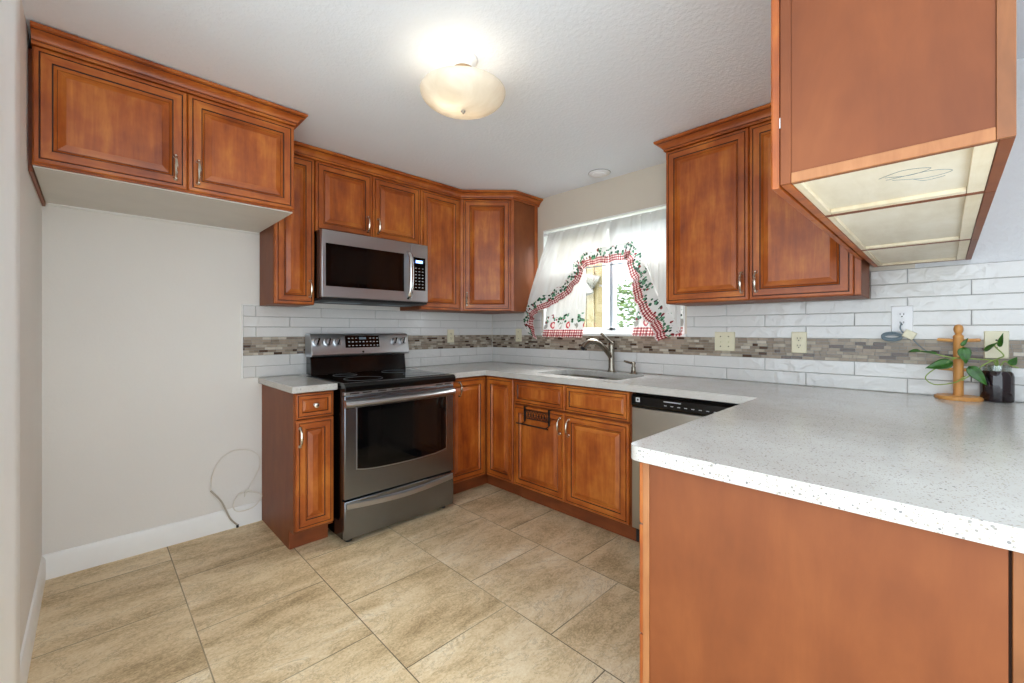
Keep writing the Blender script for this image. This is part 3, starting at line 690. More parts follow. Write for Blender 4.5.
# sink base
t = thing('sink_base_cabinet', (2.45, 1.70, 0), 'wide two-door wood sink base cabinet under the window', 'cabinet', BG)
SY0, SY1 = 1.232, 2.164
b = MB(); b.prism([(XS-.0005, 0), (BXf+.075, 0), (BXf+.075, TK), (BXf, TK), (BXf, 0.60), (XS-.0005, .60)], 'y', SY0, SY1, 'veneer')
b.box((BXf, SY0, .60), (BXf+.018, SY1, BZ), 'veneer'); b.box((BXf+.018, SY0, .60), (XS-.0005, SY0+.018, BZ), 'veneer'); b.box((BXf+.018, SY1-.018, .60), (XS-.0005, SY1, BZ), 'veneer'); b.build('carcass', t, 0.001)
b = MB(); b.box((BXf+.066, SY0, 0.001), (BXf+.0745, SY1, TK-.001), 'toe'); b.build('toe_kick', t, 0.001)
mid = 1.7
for y0, y1, hy in ((SY0+.012, mid-.0025, mid-.035), (mid+.0025, SY1-.006, mid+.035)):
    d = front('door', t, (BXf-.001, y0, 0.120), Yp, Xn, y1-y0, .566); pull(d, (BXf-.022, hy, 0.60), Xn)
    front('drawer', t, (BXf-.001, y0, 0.700), Yp, Xn, y1-y0, .165, DRAWP)['label'] = 'false drawer front under the sink'
# peninsula base
EX = 1.042; PBY = 0.556; PB0 = -0.070
t = thing('peninsula_base_cabinet', (1.6, 0.24, 0), 'wood peninsula base cabinet with large plain end panel facing the viewer', 'cabinet', BG)
b = MB(); b.prism([(PB0-.02, 0), (PBY-.075, 0), (PBY-.075, TK), (PBY, TK), (PBY, BZ), (PB0-.02, BZ)], 'x', EX, XS-.605, 'cabinside')
b.box((XS-.604, PB0-.02, 0), (XS-.0005, 0.620, BZ), 'cabinside'); b.build('carcass', t, 0.001)
b = MB(); b.box((EX-.012, PB0, 0.0005), (EX-.0005, PBY-.0185, BZ), 'veneer'); b.build('end_panel', t, 0.001)
b = MB(); b.box((EX-.0145, PBY-.018, TK), (EX-.0005, PBY, BZ), 'edge'); b.build('face_stile', t, 0.0015)['label'] = 'lighter wood edge of the face frame'
b = MB(); b.box((EX-.014, PB0-.085, 0.0005), (EX+.004, PB0-.004, BZ), 'frame'); b.build('corner_post', t, 0.0015)
b = MB(); b.box((EX+.004, PB0-.04, 0.0005), (XS-.0005, PB0-.0205, BZ), 'veneer'); b.build('back_panel', t, 0.001)
for x0, x1 in ((EX+.0, 1.50), (1.505, 1.96)):
    for z0, z1 in ((0.118, 0.405), (0.410, 0.697), (0.702, 0.862)):
        d = front('drawer', t, (x1, PBY+.002, z0), Xn, Yp, x1-x0, z1-z0, DRAWP); knob(d, ((x0+x1)/2, PBY+.018, (z0+z1)/2), Yp)

# ------------------------------------------------------------------ worktops
CT0, CT1 = BZ+.0008, 0.914
b = MB(); b.box((0.757, BY-.052, CT0), (0.999, YA-.001, CT1), 'quartz')
tag(b.build('worktop', bevel=0.005, seg=3), 'small pale quartz worktop on the narrow cabinet left of the range', 'worktop', 'speckled quartz worktops')
CX, CY, PYL, PYR, PX = BXf-.048, BY-.048, 0.588, -0.40, 1.000
outer = [(XS-.0005, YA-.0005), (1.772, YA-.0005), (1.772, CY), (CX, CY), (CX, PYL)]
r = 0.035
outer += [(PX+r, PYL)] + [(PX+r+r*cos(a), PYL-r+r*sin(a)) for a in [pi/2+pi/2*i/8 for i in range(1, 9)]]
outer += [(PX+r+r*cos(a), PYR+r+r*sin(a)) for a in [pi+pi/2*i/8 for i in range(0, 9)]] + [(XS-.0005, PYR)]
SX0, SX1, SA0, SA1 = 2.245, 2.635, 1.385, 2.06
def rrect(x0, x1, y0, y1, r, n=6):
    out = []
    for cx_, cy_, a0 in ((x1-r, y1-r, 0), (x0+r, y1-r, pi/2), (x0+r, y0+r, pi), (x1-r, y0+r, 3*pi/2)):
        out += [(cx_+r*cos(a0+pi/2*i/n), cy_+r*sin(a0+pi/2*i/n)) for i in range(n+1)]
    return out
def slab_with_hole(name, outer, hole, z0, z1):
    bm = bmesh.new()
    for loop in (outer, hole):
        vs = [bm.verts.new((x, y, z1)) for x, y in loop]
        for i in range(len(vs)): bm.edges.new((vs[i], vs[(i+1) % len(vs)]))
    bmesh.ops.triangle_fill(bm, use_beauty=True, use_dissolve=False, edges=bm.edges[:])
    ret = bmesh.ops.extrude_face_region(bm, geom=bm.faces[:])
    for v in ret['geom']:
        if isinstance(v, bmesh.types.BMVert): v.co.z = z0
    bmesh.ops.recalc_face_normals(bm, faces=bm.faces)
    me = bpy.data.meshes.new(name); bm.to_mesh(me); bm.free(); me.materials.append(M['quartz'])
    o = bpy.data.objects.new(name, me); C.objects.link(o)
    bv = o.modifiers.new('bevel', 'BEVEL'); bv.width = 0.006; bv.segments = 3; bv.limit_method = 'ANGLE'; bv.angle_limit = radians(50)
    return o
ct = slab_with_hole('worktop', outer, rrect(SX0, SX1, SA0, SA1, 0.06), CT0, CT1)
tag(ct, 'long pale speckled quartz worktop running round the sink wall onto the peninsula', 'worktop', 'speckled quartz worktops')

# sink: two bowls under the worktop opening
t = thing('sink', ((SX0+SX1)/2, (SA0+SA1)/2, 0.69), 'stainless double-bowl sink set under the worktop below the window', 'sink')
for y0, y1 in ((SA0+.004, 1.71), (1.745, SA1-.004)):
    b = MB(); prev = None
    rim = [(0, CT0-.001), (0, CT0-.014), (0.012, .72), (0.03, .705), (0.06, .70)]
    for ins, z in rim:
        prev = b.ring([(x, y, z) for x, y in rrect(SX0+.004+ins, SX1-.004-ins, y0+ins, y1-ins, 0.055)], prev, 'sinksteel')
    b.cap(prev, 28, 'sinksteel'); o = b.build('bowl', t, recalc=False)
    b = MB(); b.lathe([(0.042, 0.001), (0.042, 0.004), (0.03, 0.003), (0.01, 0.002)], ((SX0+SX1)/2, (y0+y1)/2, .70), 'chrome', 20); b.build('drain', o)
b = MB(); b.box((SX0+.006, 1.7095, CT0-.03), (SX1-.006, 1.7455, CT0-.012), 'sinksteel'); b.build('divider', t, 0.006)

# faucet
FB = Vector((2.688, 1.70, CT1))
t = thing('faucet', FB, 'brushed nickel single-lever pull-out faucet behind the sink', 'faucet')
b = MB(); b.lathe([(0.030, 0.0005), (0.030, 0.006), (0.025, 0.010), (0.0215, 0.03), (0.0205, 0.10), (0.021, 0.16), (0.0225, 0.185), (0.021, 0.205), (0.014, 0.214), (0.004, 0.217)], FB, 'faucet', 24); b.build('body', t)
dirv = Vector((-0.23, 0.085, 0)).normalized()
pts = [FB+dirv*a+Vector((0, 0, z)) for a, z in ((0.0, 0.10), (0.028, 0.135), (0.075, 0.182), (0.13, 0.215), (0.18, 0.222), (0.222, 0.205), (0.245, 0.178))]
sp_ = smoothpath(pts, 6); b = MB(); b.tube(sp_, [0.0185+0.0045*max(0, i/(len(sp_)-1)-.45) for i in range(len(sp_))], 'faucet', 14); o = b.build('spout', t)
b = MB(); e = pts[-1]; dd = (pts[-1]-pts[-2]).normalized(); b.lathe([(0.016, 0), (0.0165, 0.012), (0.013, 0.014)], e, 'blackmatte', 16, dd); b.build('spray_tip', o)
lv = Vector((-0.85, 0.35, 0)).normalized(); p0 = FB+Vector((0, 0, .212))
b = MB(); b.tube(smoothpath([p0, p0+lv*.02+Vector((0, 0, .014)), p0+lv*.06+Vector((0, 0, .044)), p0+lv*.088+Vector((0, 0, .066))], 5), [0.011, .0105, .010, .0095, .009, .0085, .0082, .008, .008, .008, .0085, .009, .0095, .0098, .0098, .009], 'faucet', 12); b.build('lever', t)
# soap dispenser
SB = Vector((2.668, 1.512, CT1))
t = thing('soap_dispenser', SB, 'small brushed nickel soap pump on the worktop right of the faucet', 'soap dispenser')
b = MB(); b.lathe([(0.024, 0.0005), (0.024, 0.006), (0.018, 0.012), (0.0145, 0.03), (0.0150, 0.048), (0.010, 0.052), (0.010, 0.064), (0.0145, 0.066), (0.0145, 0.080), (0.006, 0.085)], SB, 'faucet', 20); b.build('body', t)
b = MB(); b.tube(smoothpath([SB+Vector((0, 0, .073)), SB+Vector((-.03, .02, .080)), SB+Vector((-.058, .038, .090))], 5), [.0095]*4+[.0085]*4+[.0075]*3, 'faucet', 10); b.build('spout', t)

# ------------------------------------------------------------------ range
RX0, RX1, RYf = 1.008, 1.766, 2.392
t = thing('range', (1.387, 2.72, 0), 'freestanding stainless electric range with black glass top below the microwave', 'range')
b = MB(); b.box((RX0, RYf, 0.030), (RX1, YA-.03, 0.895), 'black'); b.build('body', t, 0.003)
b = MB()
b.prism([(RYf-.046, 0.866), (RYf-.050, 0.876), (RYf-.048, 0.898), (RYf-.036, 0.912), (RYf-.015, 0.915), (2.952, 0.915), (2.952, 0.8955), (RYf-.0005, 0.8955), (RYf-.0005, 0.866)], 'x', RX0-.003, RX1+.003, 'black')
ck = b.build('cooktop', t, 0.002)
b = MB(); b.box((RX0+.012, RYf+.005, 0.9153), (RX1-.012, 2.945, 0.9172), 'blackglass'); gl = b.build('glass_top', ck)
for cx_, cy_, rr in ((1.20, 2.53, .115), (1.58, 2.53, .09), (1.20, 2.80, .075), (1.58, 2.80, .105)):
    b = MB(); b.tube([(cx_+rr*cos(2*pi*k/40), cy_+rr*sin(2*pi*k/40), .9174) for k in range(40)], .0009, 'greycable', 4, True); b.build('burner_ring', ck)
# backguard
b = MB(); b.prism([(2.955, 0.916), (2.975, 1.04), (3.045, 1.04), (3.045, .916)], 'x', RX0+.030, RX1-.018, 'black'); b.build('lower_backguard', t, 0.003)
b = MB(); b.prism([(2.932, 1.036), (2.925, 1.05), (2.950, 1.178), (2.960, 1.190), (2.985, 1.194), (3.05, 1.190), (3.05, 1.036)], 'x', RX0+.024, RX1-.006, 'steel'); bgd = b.build('backguard', t, 0.003)
nb = Vector((0, -.128, .025)).normalized()
def onbg(x, z, o=0.0): f = (z-1.05)/.128; return Vector((x, 2.925+.025*f, z))+nb*o
for x in (1.070, 1.143, 1.208, 1.640, 1.708):
    b = MB(); c = onbg(x, 1.135); b.lathe([(0.031, .0003), (0.031, .004), (0.024, .006), (0.023, .022), (0.019, .026), (0.006, .027)], c, 'steel', 24, nb)
    o = b.build('knob', t)
    s_ = Vector((1, 0, 0)); u_ = nb.cross(s_)
    b = MB(); b.box((-.0045, -.023, .022), (.0045, .023, .033), 'black', lambda p: c+s_*(p.x*.94+p.y*.34)+u_*(p.y*.94-p.x*.34)+nb*p.z); b.build('knob_grip', o, 0.001)
b = MB(); x0, x1 = 1.262, 1.515
r0 = b.ring([onbg(x0, 1.093, .0004), onbg(x1, 1.093, .0004), onbg(x1, 1.176, .0004), onbg(x0, 1.176, .0004)], None, 'blackglass')
r1 = b.ring([onbg(x0, 1.093, .003), onbg(x1, 1.093, .003), onbg(x1, 1.176, .003), onbg(x0, 1.176, .003)], r0, 'blackglass'); b.cap(r1, 4, 'blackglass'); dp = b.build('display', t)
b = MB()
for i, z in enumerate((1.107, 1.133, 1.158)):
    for k in range(9):
        x = x0+.02+k*.0265
        if 3 <= k <= 5 and i == 2: continue
        q = [onbg(x, z-.003, .0034), onbg(x+.012, z-.003, .0034), onbg(x+.012, z+.003, .0034), onbg(x, z+.003, .0034)]
        b = MB(); b.cap(b.ring(q, None, 'label'), 4, 'label'); b.build('key_mark', dp)
b = MB(); q = [onbg(1.362, 1.150, .0034), onbg(1.415, 1.150, .0034), onbg(1.415, 1.166, .0034), onbg(1.362, 1.166, .0034)]; b.cap(b.ring(q, None, 'greycable'), 4, 'greycable')
b.build('clock_mark', dp)
q = MB(); c = onbg(1.387, 1.062); q.lathe([(0.008, .0004), (0.008, .0016), (.002, .002)], c, 'slot', 16, nb); q.build('badge', t)
# front trim, door, drawer
b = MB(); b.box((RX0+.002, RYf-.030, .8455), (RX1-.002, RYf-.0005, .8655), 'steel'); vt = b.build('vent_trim', t, 0.003)
for x in (1.04, 1.115, 1.21, 1.30, 1.62, 1.69):
    b = MB(); b.box((x, RYf-.0312, .852), (x+.055, RYf-.0301, .858), 'slot'); b.build('vent_slot', vt)
b = MB(); b.box((RX0+.001, RYf-.030, .258), (RX1-.001, RYf-.0005, .8445), 'steel_o'); dr = b.build('oven_door', t, 0.005)
# black glass window with gently bowed lower edge
wx0, wx1, wz0, wz1 = 1.083, 1.700, 0.408, 0.772
def winpoly(i=0):
    p = [(wx0+i, wz1-i), (wx0+i, wz0+.016+i)]
    n = 14
    for k in range(1, n): a = k/n; p.append((wx0+i+(wx1-wx0-2*i)*a, wz0+i+.004+.014*(2*a-1)**6-.010*sin(pi*a)))
    p += [(wx1-i, wz0+.016+i), (wx1-i, wz1-i)]
    return p
b = MB(); b.prism(winpoly(-.006), 'y', RYf-.0318, RYf-.0303, 'steel'); b.build('window_bezel', dr)
b = MB(); b.prism(winpoly(), 'y', RYf-.0332, RYf-.0319, 'blackglass'); wn = b.build('oven_window', dr)
b = MB(); b.box((1.15, RYf-.0338, .468), (1.625, RYf-.0333, .742), 'ovenglass'); iw = b.build('inner_window', wn)
b = MB(); b.tube([(RX0+.004, RYf-.031, .812), (RX0+.004, RYf-.045, .812)], .001, 'steel', 6)
def bow(x): a = (x-RX0)/(RX1-RX0); return 0.024*sin(pi*a)
n = 24; prev = None; b = MB()
for k in range(n+1):
    x = RX0+.002+(RX1-RX0-.004)*k/n; f = bow(x); y = RYf-.031; th = .022+f
    pts = [(x, y, .822), (x, y-.012, .822), (x, y-th, .806), (x, y-th-.004, .797), (x, y-th, .788), (x, y-.012, .776), (x, y, .776)]
    prev = b.ring(pts, prev, 'steel') if prev is not None else b.ring(pts, None, 'steel')
    if k == 0: b.cap(prev, 7, 'steel', True)
b.cap(prev, 7, 'steel'); b.build('handle', dr, angle=60)
for x in (1.05, 1.13, 1.20, 1.66): b = MB(); b.box((x, RYf-.0315, .7735), (x+.05, RYf-.0302, .7755), 'slot'); b.build('handle_shadow', dr)  # dark strips painted as the shadow under the handle
b = MB(); b.box((RX0+.001, RYf-.030, .030), (RX1-.001, RYf-.0005, .2475), 'steel_o'); dw_ = b.build('drawer', t, 0.005)
n = 20; prev = None; b = MB()
for k in range(n+1):
    a = k/n; x = RX0+.012+(RX1-RX0-.024)*a; zc = .216-.020*sin(pi*a); th = .004+.012*sin(pi*a)
    pts = [(x, RYf-.0302, zc+.024), (x, RYf-.034-th, zc+.018), (x, RYf-.034-th, zc-.008), (x, RYf-.0302, zc-.014)]
    prev = b.ring(pts, prev, 'steel'); 
    if k == 0: b.cap(prev, 4, 'steel', True)
b.cap(prev, 4, 'steel'); b.build('grip', dw_, angle=50)
for x in (RX0+.05, RX1-.05):
    for y in (RYf+.03, YA-.08):
        b = MB(); b.lathe([(0.02, 0.0005), (0.02, .010), (.012, .013), (.012, .0295)], (x, y, 0), 'blackmatte', 14); b.build('foot', t)

# ------------------------------------------------------------------ microwave
MX0, MX1, MZ0, MZ1, MY = 0.9975, 1.7575, 1.408, 1.8345, 2.70
t = thing('microwave', (1.377, 2.87, MZ0), 'stainless over-the-range microwave under the short cabinet', 'microwave')
b = MB(); b.box((MX0, MY, MZ0+.006), (MX1, YA-.0115, MZ1), 'black'); b.build('body', t, 0.002)
sx = 1.617
b = MB(); b.box((MX0, MY-.036, MZ0+.012), (sx-.0008, MY-.0005, MZ1), 'steel'); dr = b.build('door', t, 0.004)
b = MB(); b.box((MX0+.024, MY-.0375, 1.488), (1.560, MY-.0362, 1.752), 'blackglass'); wn = b.build('window', dr)
b = MB(); b.box((MX0+.06, MY-.038, 1.515), (1.515, MY-.0376, 1.728), 'ovenglass'); b.build('mesh_screen', wn)
b = MB(); b.box((sx+.0008, MY-.036, MZ0+.012), (MX1, MY-.0005, MZ1), 'steel'); cp = b.build('control_column', t, 0.004)
b = MB(); b.box((1.637, MY-.0375, 1.502), (1.735, MY-.0362, 1.738), 'blackglass'); kp = b.build('keypad', cp)
b = MB(); b.box((1.655, MY-.0378, 1.698), (1.712, MY-.0376, 1.718), 'digits'); b.build('lit_clock', kp)
b = MB()
for i in range(7):
    for k in range(3): b = MB(); b.box((1.65+k*.028, MY-.0378, 1.520+i*.023), (1.662+k*.028, MY-.0376, 1.5245+i*.023), 'label'); b.build('key_mark', kp)
b = MB(); hp = [(1.596, MY-.037, 1.768), (1.596, MY-.062, 1.745), (1.596, MY-.078, 1.69), (1.596, MY-.082, 1.61), (1.596, MY-.078, 1.53), (1.596, MY-.062, 1.465), (1.596, MY-.037, 1.44)]
b.tube(smoothpath(hp, 6), 0.0115, 'chrome', 12)
b.v = [(1.596+(v_[0]-1.596)*1.5, v_[1], v_[2]) for v_ in b.v]; b.build('handle', dr)
b = MB(); b.prism([(MY-.034, MZ0+.011), (MY-.028, MZ0-.004), (MY+.02, MZ0-.010), (MY+.30, MZ0-.010), (MY+.30, MZ0+.005), (MY, MZ0+.005), (MY-.0005, MZ0+.011)], 'x', MX0+.003, MX1-.003, 'blackmatte'); bt = b.build('vent_underside', t, 0.002)
for x0 in (1.08, 1.45):
    b = MB(); b.box((x0, MY+.05, MZ0-.013), (x0+.22, MY+.17, MZ0-.0105), 'greycable'); b.build('filter', bt)

# ------------------------------------------------------------------ dishwasher
DY0, DY1 = 0.634, 1.226
t = thing('dishwasher', (2.45, 0.927, 0), 'stainless dishwasher with black control strip between sink cabinet and peninsula', 'dishwasher')
b = MB(); b.box((BXf+.02, DY0+.004, .03), (XS-.01, DY1-.004, .868), 'blackmatte'); b.build('tub', t, 0.002)
b = MB(); b.box((BXf-.018, DY0, 0.118), (BXf+.0195, DY1, .790), 'steel_d'); b.build('door', t, 0.004)
b = MB(); b.prism([(BXf+.0195, .862), (BXf-.016, .862), (BXf-.026, .850), (BXf-.028, .806), (BXf-.018, .7925), (BXf+.0195, .7925)], 'y', DY0, DY1, 'black'); cs = b.build('control_strip', t, 0.003)
b = MB(); b.box((BXf-.0282, 1.172, .822), (BXf-.0272, 1.196, .846), 'emblem'); em = b.build('badge', cs)
b = MB(); b.box((BXf-.0286, 1.178, .828), (BXf-.0283, 1.190, .840), 'slot'); b.build('badge_mark', em)
b = MB()
b.box((BXf-.0284, .945, .838), (BXf-.0272, 1.036, .843), 'label'); b.build('caption_mark', cs)
for k in range(9): b = MB(); b.box((BXf-.0286, 1.02-k*.036, .818), (BXf-.0276, 1.034-k*.036, .8215), 'label'); b.build('key_mark', cs)
b = MB(); b.box((BXf+.055, DY0+.005, .002), (BXf+.07, DY1-.005, .117), 'dishtoe'); b.build('toe_panel', t, 0.002)

# ------------------------------------------------------------------ over-door wire rack on the sink cabinet
dx = BXf-.022
t = thing('over_door_rack', (dx, 1.93, 0.57), 'black wire rack hooked over the left sink cabinet door', 'rack')
for y in (2.045, 1.825):
    b = MB(); b.box((dx-.0015, y-.009, .585), (dx-.0045, y+.009, .6895), 'iron'); b.box((dx-.0045, y-.009, .6872), (dx+.02, y+.009, .6895), 'iron'); b.build('hook_strap', t, 0.0006)
b = MB(); b.tube([(dx-.006, 2.04, .665), (dx-.006, 1.83, .665)], .003, 'iron'); b.tube([(dx-.006, 2.04, .610), (dx-.006, 1.83, .610)], .003, 'iron')
for k in range(8):
    y = 2.022-k*.0245; b.tube([(dx-.006+.0*k, y+.010*cos(a), .6375+.022*sin(a)) for a in [2*pi*i/14 for i in range(14)]], .0018, 'iron', 6, True)
b.build('scroll_panel', t)
b = MB()
for y in (2.045, 1.825): b.tube([(dx-.004, y, .60), (dx-.010, y, .58), (dx-.045, y, .575)], .003, 'iron')
b.tube([(dx-.045, 2.085, .575), (dx-.045, 1.800, .575)], .005, 'iron', 10); b.build('towel_bar', t)

# ------------------------------------------------------------------ wall plates
def plate(pos, n, w_, h_, kind, label, mat='ivory'):
    """n: outward normal of the wall ('S' sink wall facing -x, 'B' range wall facing -y)"""
    P = (lambda a, z, o: (XS-.0082-o, pos[0]+a, pos[1]+z)) if n == 'S' else (lambda a, z, o: (pos[0]+a, YA-.0082-o, pos[1]+z))
    t = thing('wall_plate', P(0, 0, 0), label, 'outlet' if 'outlet' in label else 'wall plate', 'wall plates on the backsplash')
    def slab(mb, a0, a1, z0, z1, o0, o1, m, ins=0.0):
        r0 = mb.ring([P(a0, z0, o0), P(a1, z0, o0), P(a1, z1, o0), P(a0, z1, o0)], None, m)
        r1 = mb.ring([P(a0+ins, z0+ins, o1), P(a1-ins, z0+ins, o1), P(a1-ins, z1-ins, o1), P(a0+ins, z1-ins, o1)], r0, m); mb.cap(r1, 4, m); mb.cap(r0, 4, m, True)
    b = MB(); slab(b, -w_/2, w_/2, -h_/2, h_/2, 0, .006, mat, .003); b.build('cover', t)
    def sock(a):
        for s in (-1, 1):
            b = MB(); c = P(a, s*.0195, .0061); axis = (-1, 0, 0) if n == 'S' else (0, -1, 0)
            b.lathe([(0.0165, 0), (0.0165, .0015), (.015, .0018)], c, mat, 18, axis); so = b.build('socket', t)
            b = MB()
            for q in (-.0065, .0065): slab(b, a+q-.0014, a+q+.0014, s*.0195-.001, s*.0195+.008, .0079, .0083, 'slot')
            slab(b, a-.0028, a+.0028, s*.0195-.010, s*.0195-.005, .0079, .0083, 'slot'); b.build('slots', so)
    if kind == 'outlet': sock(0)
    if kind == 'switch':
        b = MB(); slab(b, -.005, .005, -.012, .012, .0061, .008, mat); slab(b, -.003, .003, 0, .009, .008, .015, mat, .001); b.build('toggle', t)
    if kind == 'double':
        for a in (-.023, .023):
            b = MB(); slab(b, a-.005, a+.005, -.012, .012, .0061, .008, mat); slab(b, a-.003, a+.003, -.010, .002, .008, .015, mat, .001); b.build('toggle', t)
    for a in ([0] if kind in ('outlet',) else ([-.023, .023] if kind == 'double' else [0])):
        for z in ([0] if kind == 'outlet' else [-.03, .03] if kind != 'blank' else [-.012, .02]):
            b = MB(); b.lathe([(0.0036, 0), (0.0036, .001), (.002, .0014)], P(a, z, .0061), 'slot' if kind != 'outlet' else mat, 10, (-1, 0, 0) if n == 'S' else (0, -1, 0)); b.build('screw', t)
    return t
plate((2.262, 1.165), 'B', .072, .116, 'outlet', 'ivory outlet on the mosaic strip right of the range')
plate((2.71, 1.172), 'S', .072, .116, 'switch', 'ivory switch plate on the mosaic strip in the corner left of the window')
plate((0.945, 1.147), 'S', .118, .116, 'double', 'wide ivory double switch plate right of the window')
plate((0.561, 1.148), 'S', .072, .116, 'outlet', 'ivory outlet on the mosaic below the tall two-door cabinet')
plate((0.145, 1.268), 'S', .078, .126, 'outlet', 'white outlet with a plugged-in charger under the peninsula cabinets', 'whiteplastic')
plate((-0.153, 1.152), 'S', .072, .118, 'blank', 'ivory plate behind the plant at far right')

# charger and its lead
t = thing('charger', (XS-.03, 0.13, 1.20), 'beige plug-in charger with coiled grey lead at the white outlet', 'charger')
b = MB()
rot = Matrix.Rotation(radians(28), 3, 'X')
b.box((-.018, -.021, -.018), (.018, .021, .018), 'ivory', lambda p: Vector((XS-.0365, 0.118, 1.194))+rot @ p); b.build('plug_body', t, 0.003)
b = MB(); path = []
for k in range(40):
    a = 2*pi*k/20; path.append((XS-.034-.004*(k/40), 0.180+.034*cos(a), 1.180+.015*sin(a)+.008*(k > 19)))
b.tube(path, .0050, 'greycable', 8); b.build('coiled_lead', t)
b = MB(); b.tube(smoothpath([(XS-.020, .146, 1.25), (XS-.035, .150, 1.225), (XS-.04, .140, 1.205), (XS-.040, .121, 1.202)], 6), .0028, 'greycable', 6)
b.tube(smoothpath([(XS-.04, .112, 1.182), (XS-.045, .09, 1.15), (XS-.05, .06, 1.12), (XS-.04, .02, 1.10)], 6), .0022, 'greycable', 6); b.build('lead', t)

# ------------------------------------------------------------------ mug tree and plant
MT = Vector((2.694, -0.040, CT1))
t = thing('mug_tree', MT, 'honey wood mug tree with empty pegs on the worktop at right', 'mug tree')
b = MB(); b.lathe([(0.074, 0.0006), (0.076, 0.006), (0.075, 0.012), (0.070, 0.016), (0.02, 0.017)], MT, 'bamboo', 36); b.build('base', t)
b = MB(); b.lathe([(0.0165, 0.0172), (0.0165, .268), (0.0175, .272), (.0165, .277), (0.011, .281), (.010, .285), (.013, .291), (.0155, .300), (.0155, .310), (.0125, .320), (.006, .325), (.001, .326)], MT, 'bamboo', 24); b.build('post', t)
for z, d_ in ((.255, Yp), (.255, Yn), (.190, Xp), (.190, Xn), (.128, Yp), (.128, Yn)):
    b = MB(); p = MT+Vector((0, 0, z)); d2 = (d_+Vector((0, 0, .06))).normalized()
    L_ = .066 if abs(d_.y) > .5 else .045
    b.tube([p+d2*.0168, p+d2*(L_-.004), p+d2*L_], [.0072, .0072, .005], 'bamboo', 10); b.build('peg', t)
JB = Vector((2.712, -0.152, CT1))
t = thing('plant_jar', JB, 'trailing pothos cutting rooted in a dark glass jar beside the mug tree', 'plant')
b = MB(); b.lathe([(0.040, 0.0006), (0.047, .004), (.0495, .012), (.0495, .108), (.046, .122), (.040, .130), (.001, .130)], JB, 'darkjar', 36); b.build('jar', t)
b = MB(); b.lathe([(0.040, .1305), (.0415, .136), (.0415, .152), (.040, .154), (.038, .152), (.038, .1305)], JB, 'jarglass', 30, closed=True); b.build('glass_lip', t)
JT = JB+Vector((0, 0, .12))
vines = [[JT, JT+Vector((-.01, .01, .05)), (2.665, -.10, 1.092), (2.655, -.03, 1.095), (2.650, .015, 1.105), (2.655, .055, 1.118), (2.66, .085, 1.122)],
         [JT, JT+Vector((-.005, 0, .055)), (2.675, -.115, 1.07), (2.66, -.08, 1.03), (2.65, -.05, 1.0)],
         [JT, JT+Vector((0, .0, .055)), (2.70, -.17, 1.11), (2.70, -.145, 1.15), (2.70, -.16, 1.17)],
         [(2.655, -.03, 1.095), (2.648, .015, 1.06), (2.648, .055, 1.02), (2.65, .06, .995), (2.65, .03, .975), (2.652, -.03, .99), (2.655, -.06, 1.02)],
         [JT, JT+Vector((0, -.02, .05)), (2.70, -.19, 1.07), (2.70, -.21, 1.06)]]
b = MB()
for v_ in vines: b.tube(smoothpath(v_, 8), .0024, 'stem', 6)
b.build('vine', t)
def leaf(base, tip, width, nrm, curl=.3):
    base, tip = Vector(base), Vector(tip); ax = tip-base; L_ = ax.length; ax.normalize(); nrm = Vector(nrm); nrm = (nrm-ax*nrm.dot(ax)).normalized(); sd = ax.cross(nrm)
    def f(u, v):
        wv = width*(sin(pi*min(1, u**.62))**.85)*(1-.25*u)+.0004
        s = (v*2-1); x = u*L_-.10*L_*(abs(s)**1.5)*(1-u)
        return base+ax*x+sd*(s*wv/2)+nrm*(curl*width*(abs(s)*.35)-curl*L_*.35*u*u)
    b = MB(); b.grid(f, 12, 8, 'leaf'); o = b.build('leaf', t, recalc=False)
    sm = o.modifiers.new('thick', 'SOLIDIFY'); sm.thickness = .0008
for bs, tp, wd, nr in [((2.66, .085, 1.122), (2.645, .120, 1.116), .030, (-.5, .1, .8)), ((2.652, .03, 1.112), (2.64, .085, 1.122), .026, (-.4, 0, .9)),
                       ((2.65, -.015, 1.072), (2.632, .062, 1.048), .052, (-.9, .0, .45)), ((2.656, -.055, 1.135), (2.642, -.062, 1.072), .045, (-1, -.1, .2)),
                       ((2.66, -.075, 1.055), (2.645, -.122, .985), .046, (-1, .1, .2)), ((2.70, -.16, 1.15), (2.68, -.165, 1.202), .022, (-.8, .6, .1)),
                       ((2.69, -.12, 1.13), (2.66, -.150, 1.165), .026, (-.7, .5, .5)), ((2.70, -.19, 1.075), (2.69, -.205, 1.105), .028, (-1, 0, .1)), ((2.655, -.05, 1.15), (2.65, -.068, 1.182), .016, (-1, 0, .2))]:
    leaf(bs, tp, wd, nr)

# ------------------------------------------------------------------ curtains
RDX = XS+.012
rod = thing('curtain_rod', (RDX, 1.8, 2.03), 'thin white curtain rod across the top of the sink window', 'curtain rod')
b = MB(); b.tube([(RDX, WY1-.011, 2.030), (RDX, WY0+.011, 2.030)], .006, 'white', 10); b.build('bar', rod)
for y in (WY1-.0255, WY0+.0105): b = MB(); b.box((RDX-.010, y, 2.018), (RDX+.010, y+.015, 2.042), 'whiteplastic'); b.build('bracket', rod, 0.001)
rod2 = thing('curtain_rod', (XS-.012, 1.8, 1.71), 'slim cafe rod across the middle of the sink window behind the swag', 'curtain rod')
b = MB(); b.tube([(XS+.035, WY1-.011, 1.712), (XS+.035, WY0+.011, 1.712)], .0045, 'greycable', 10); b.build('bar', rod2)

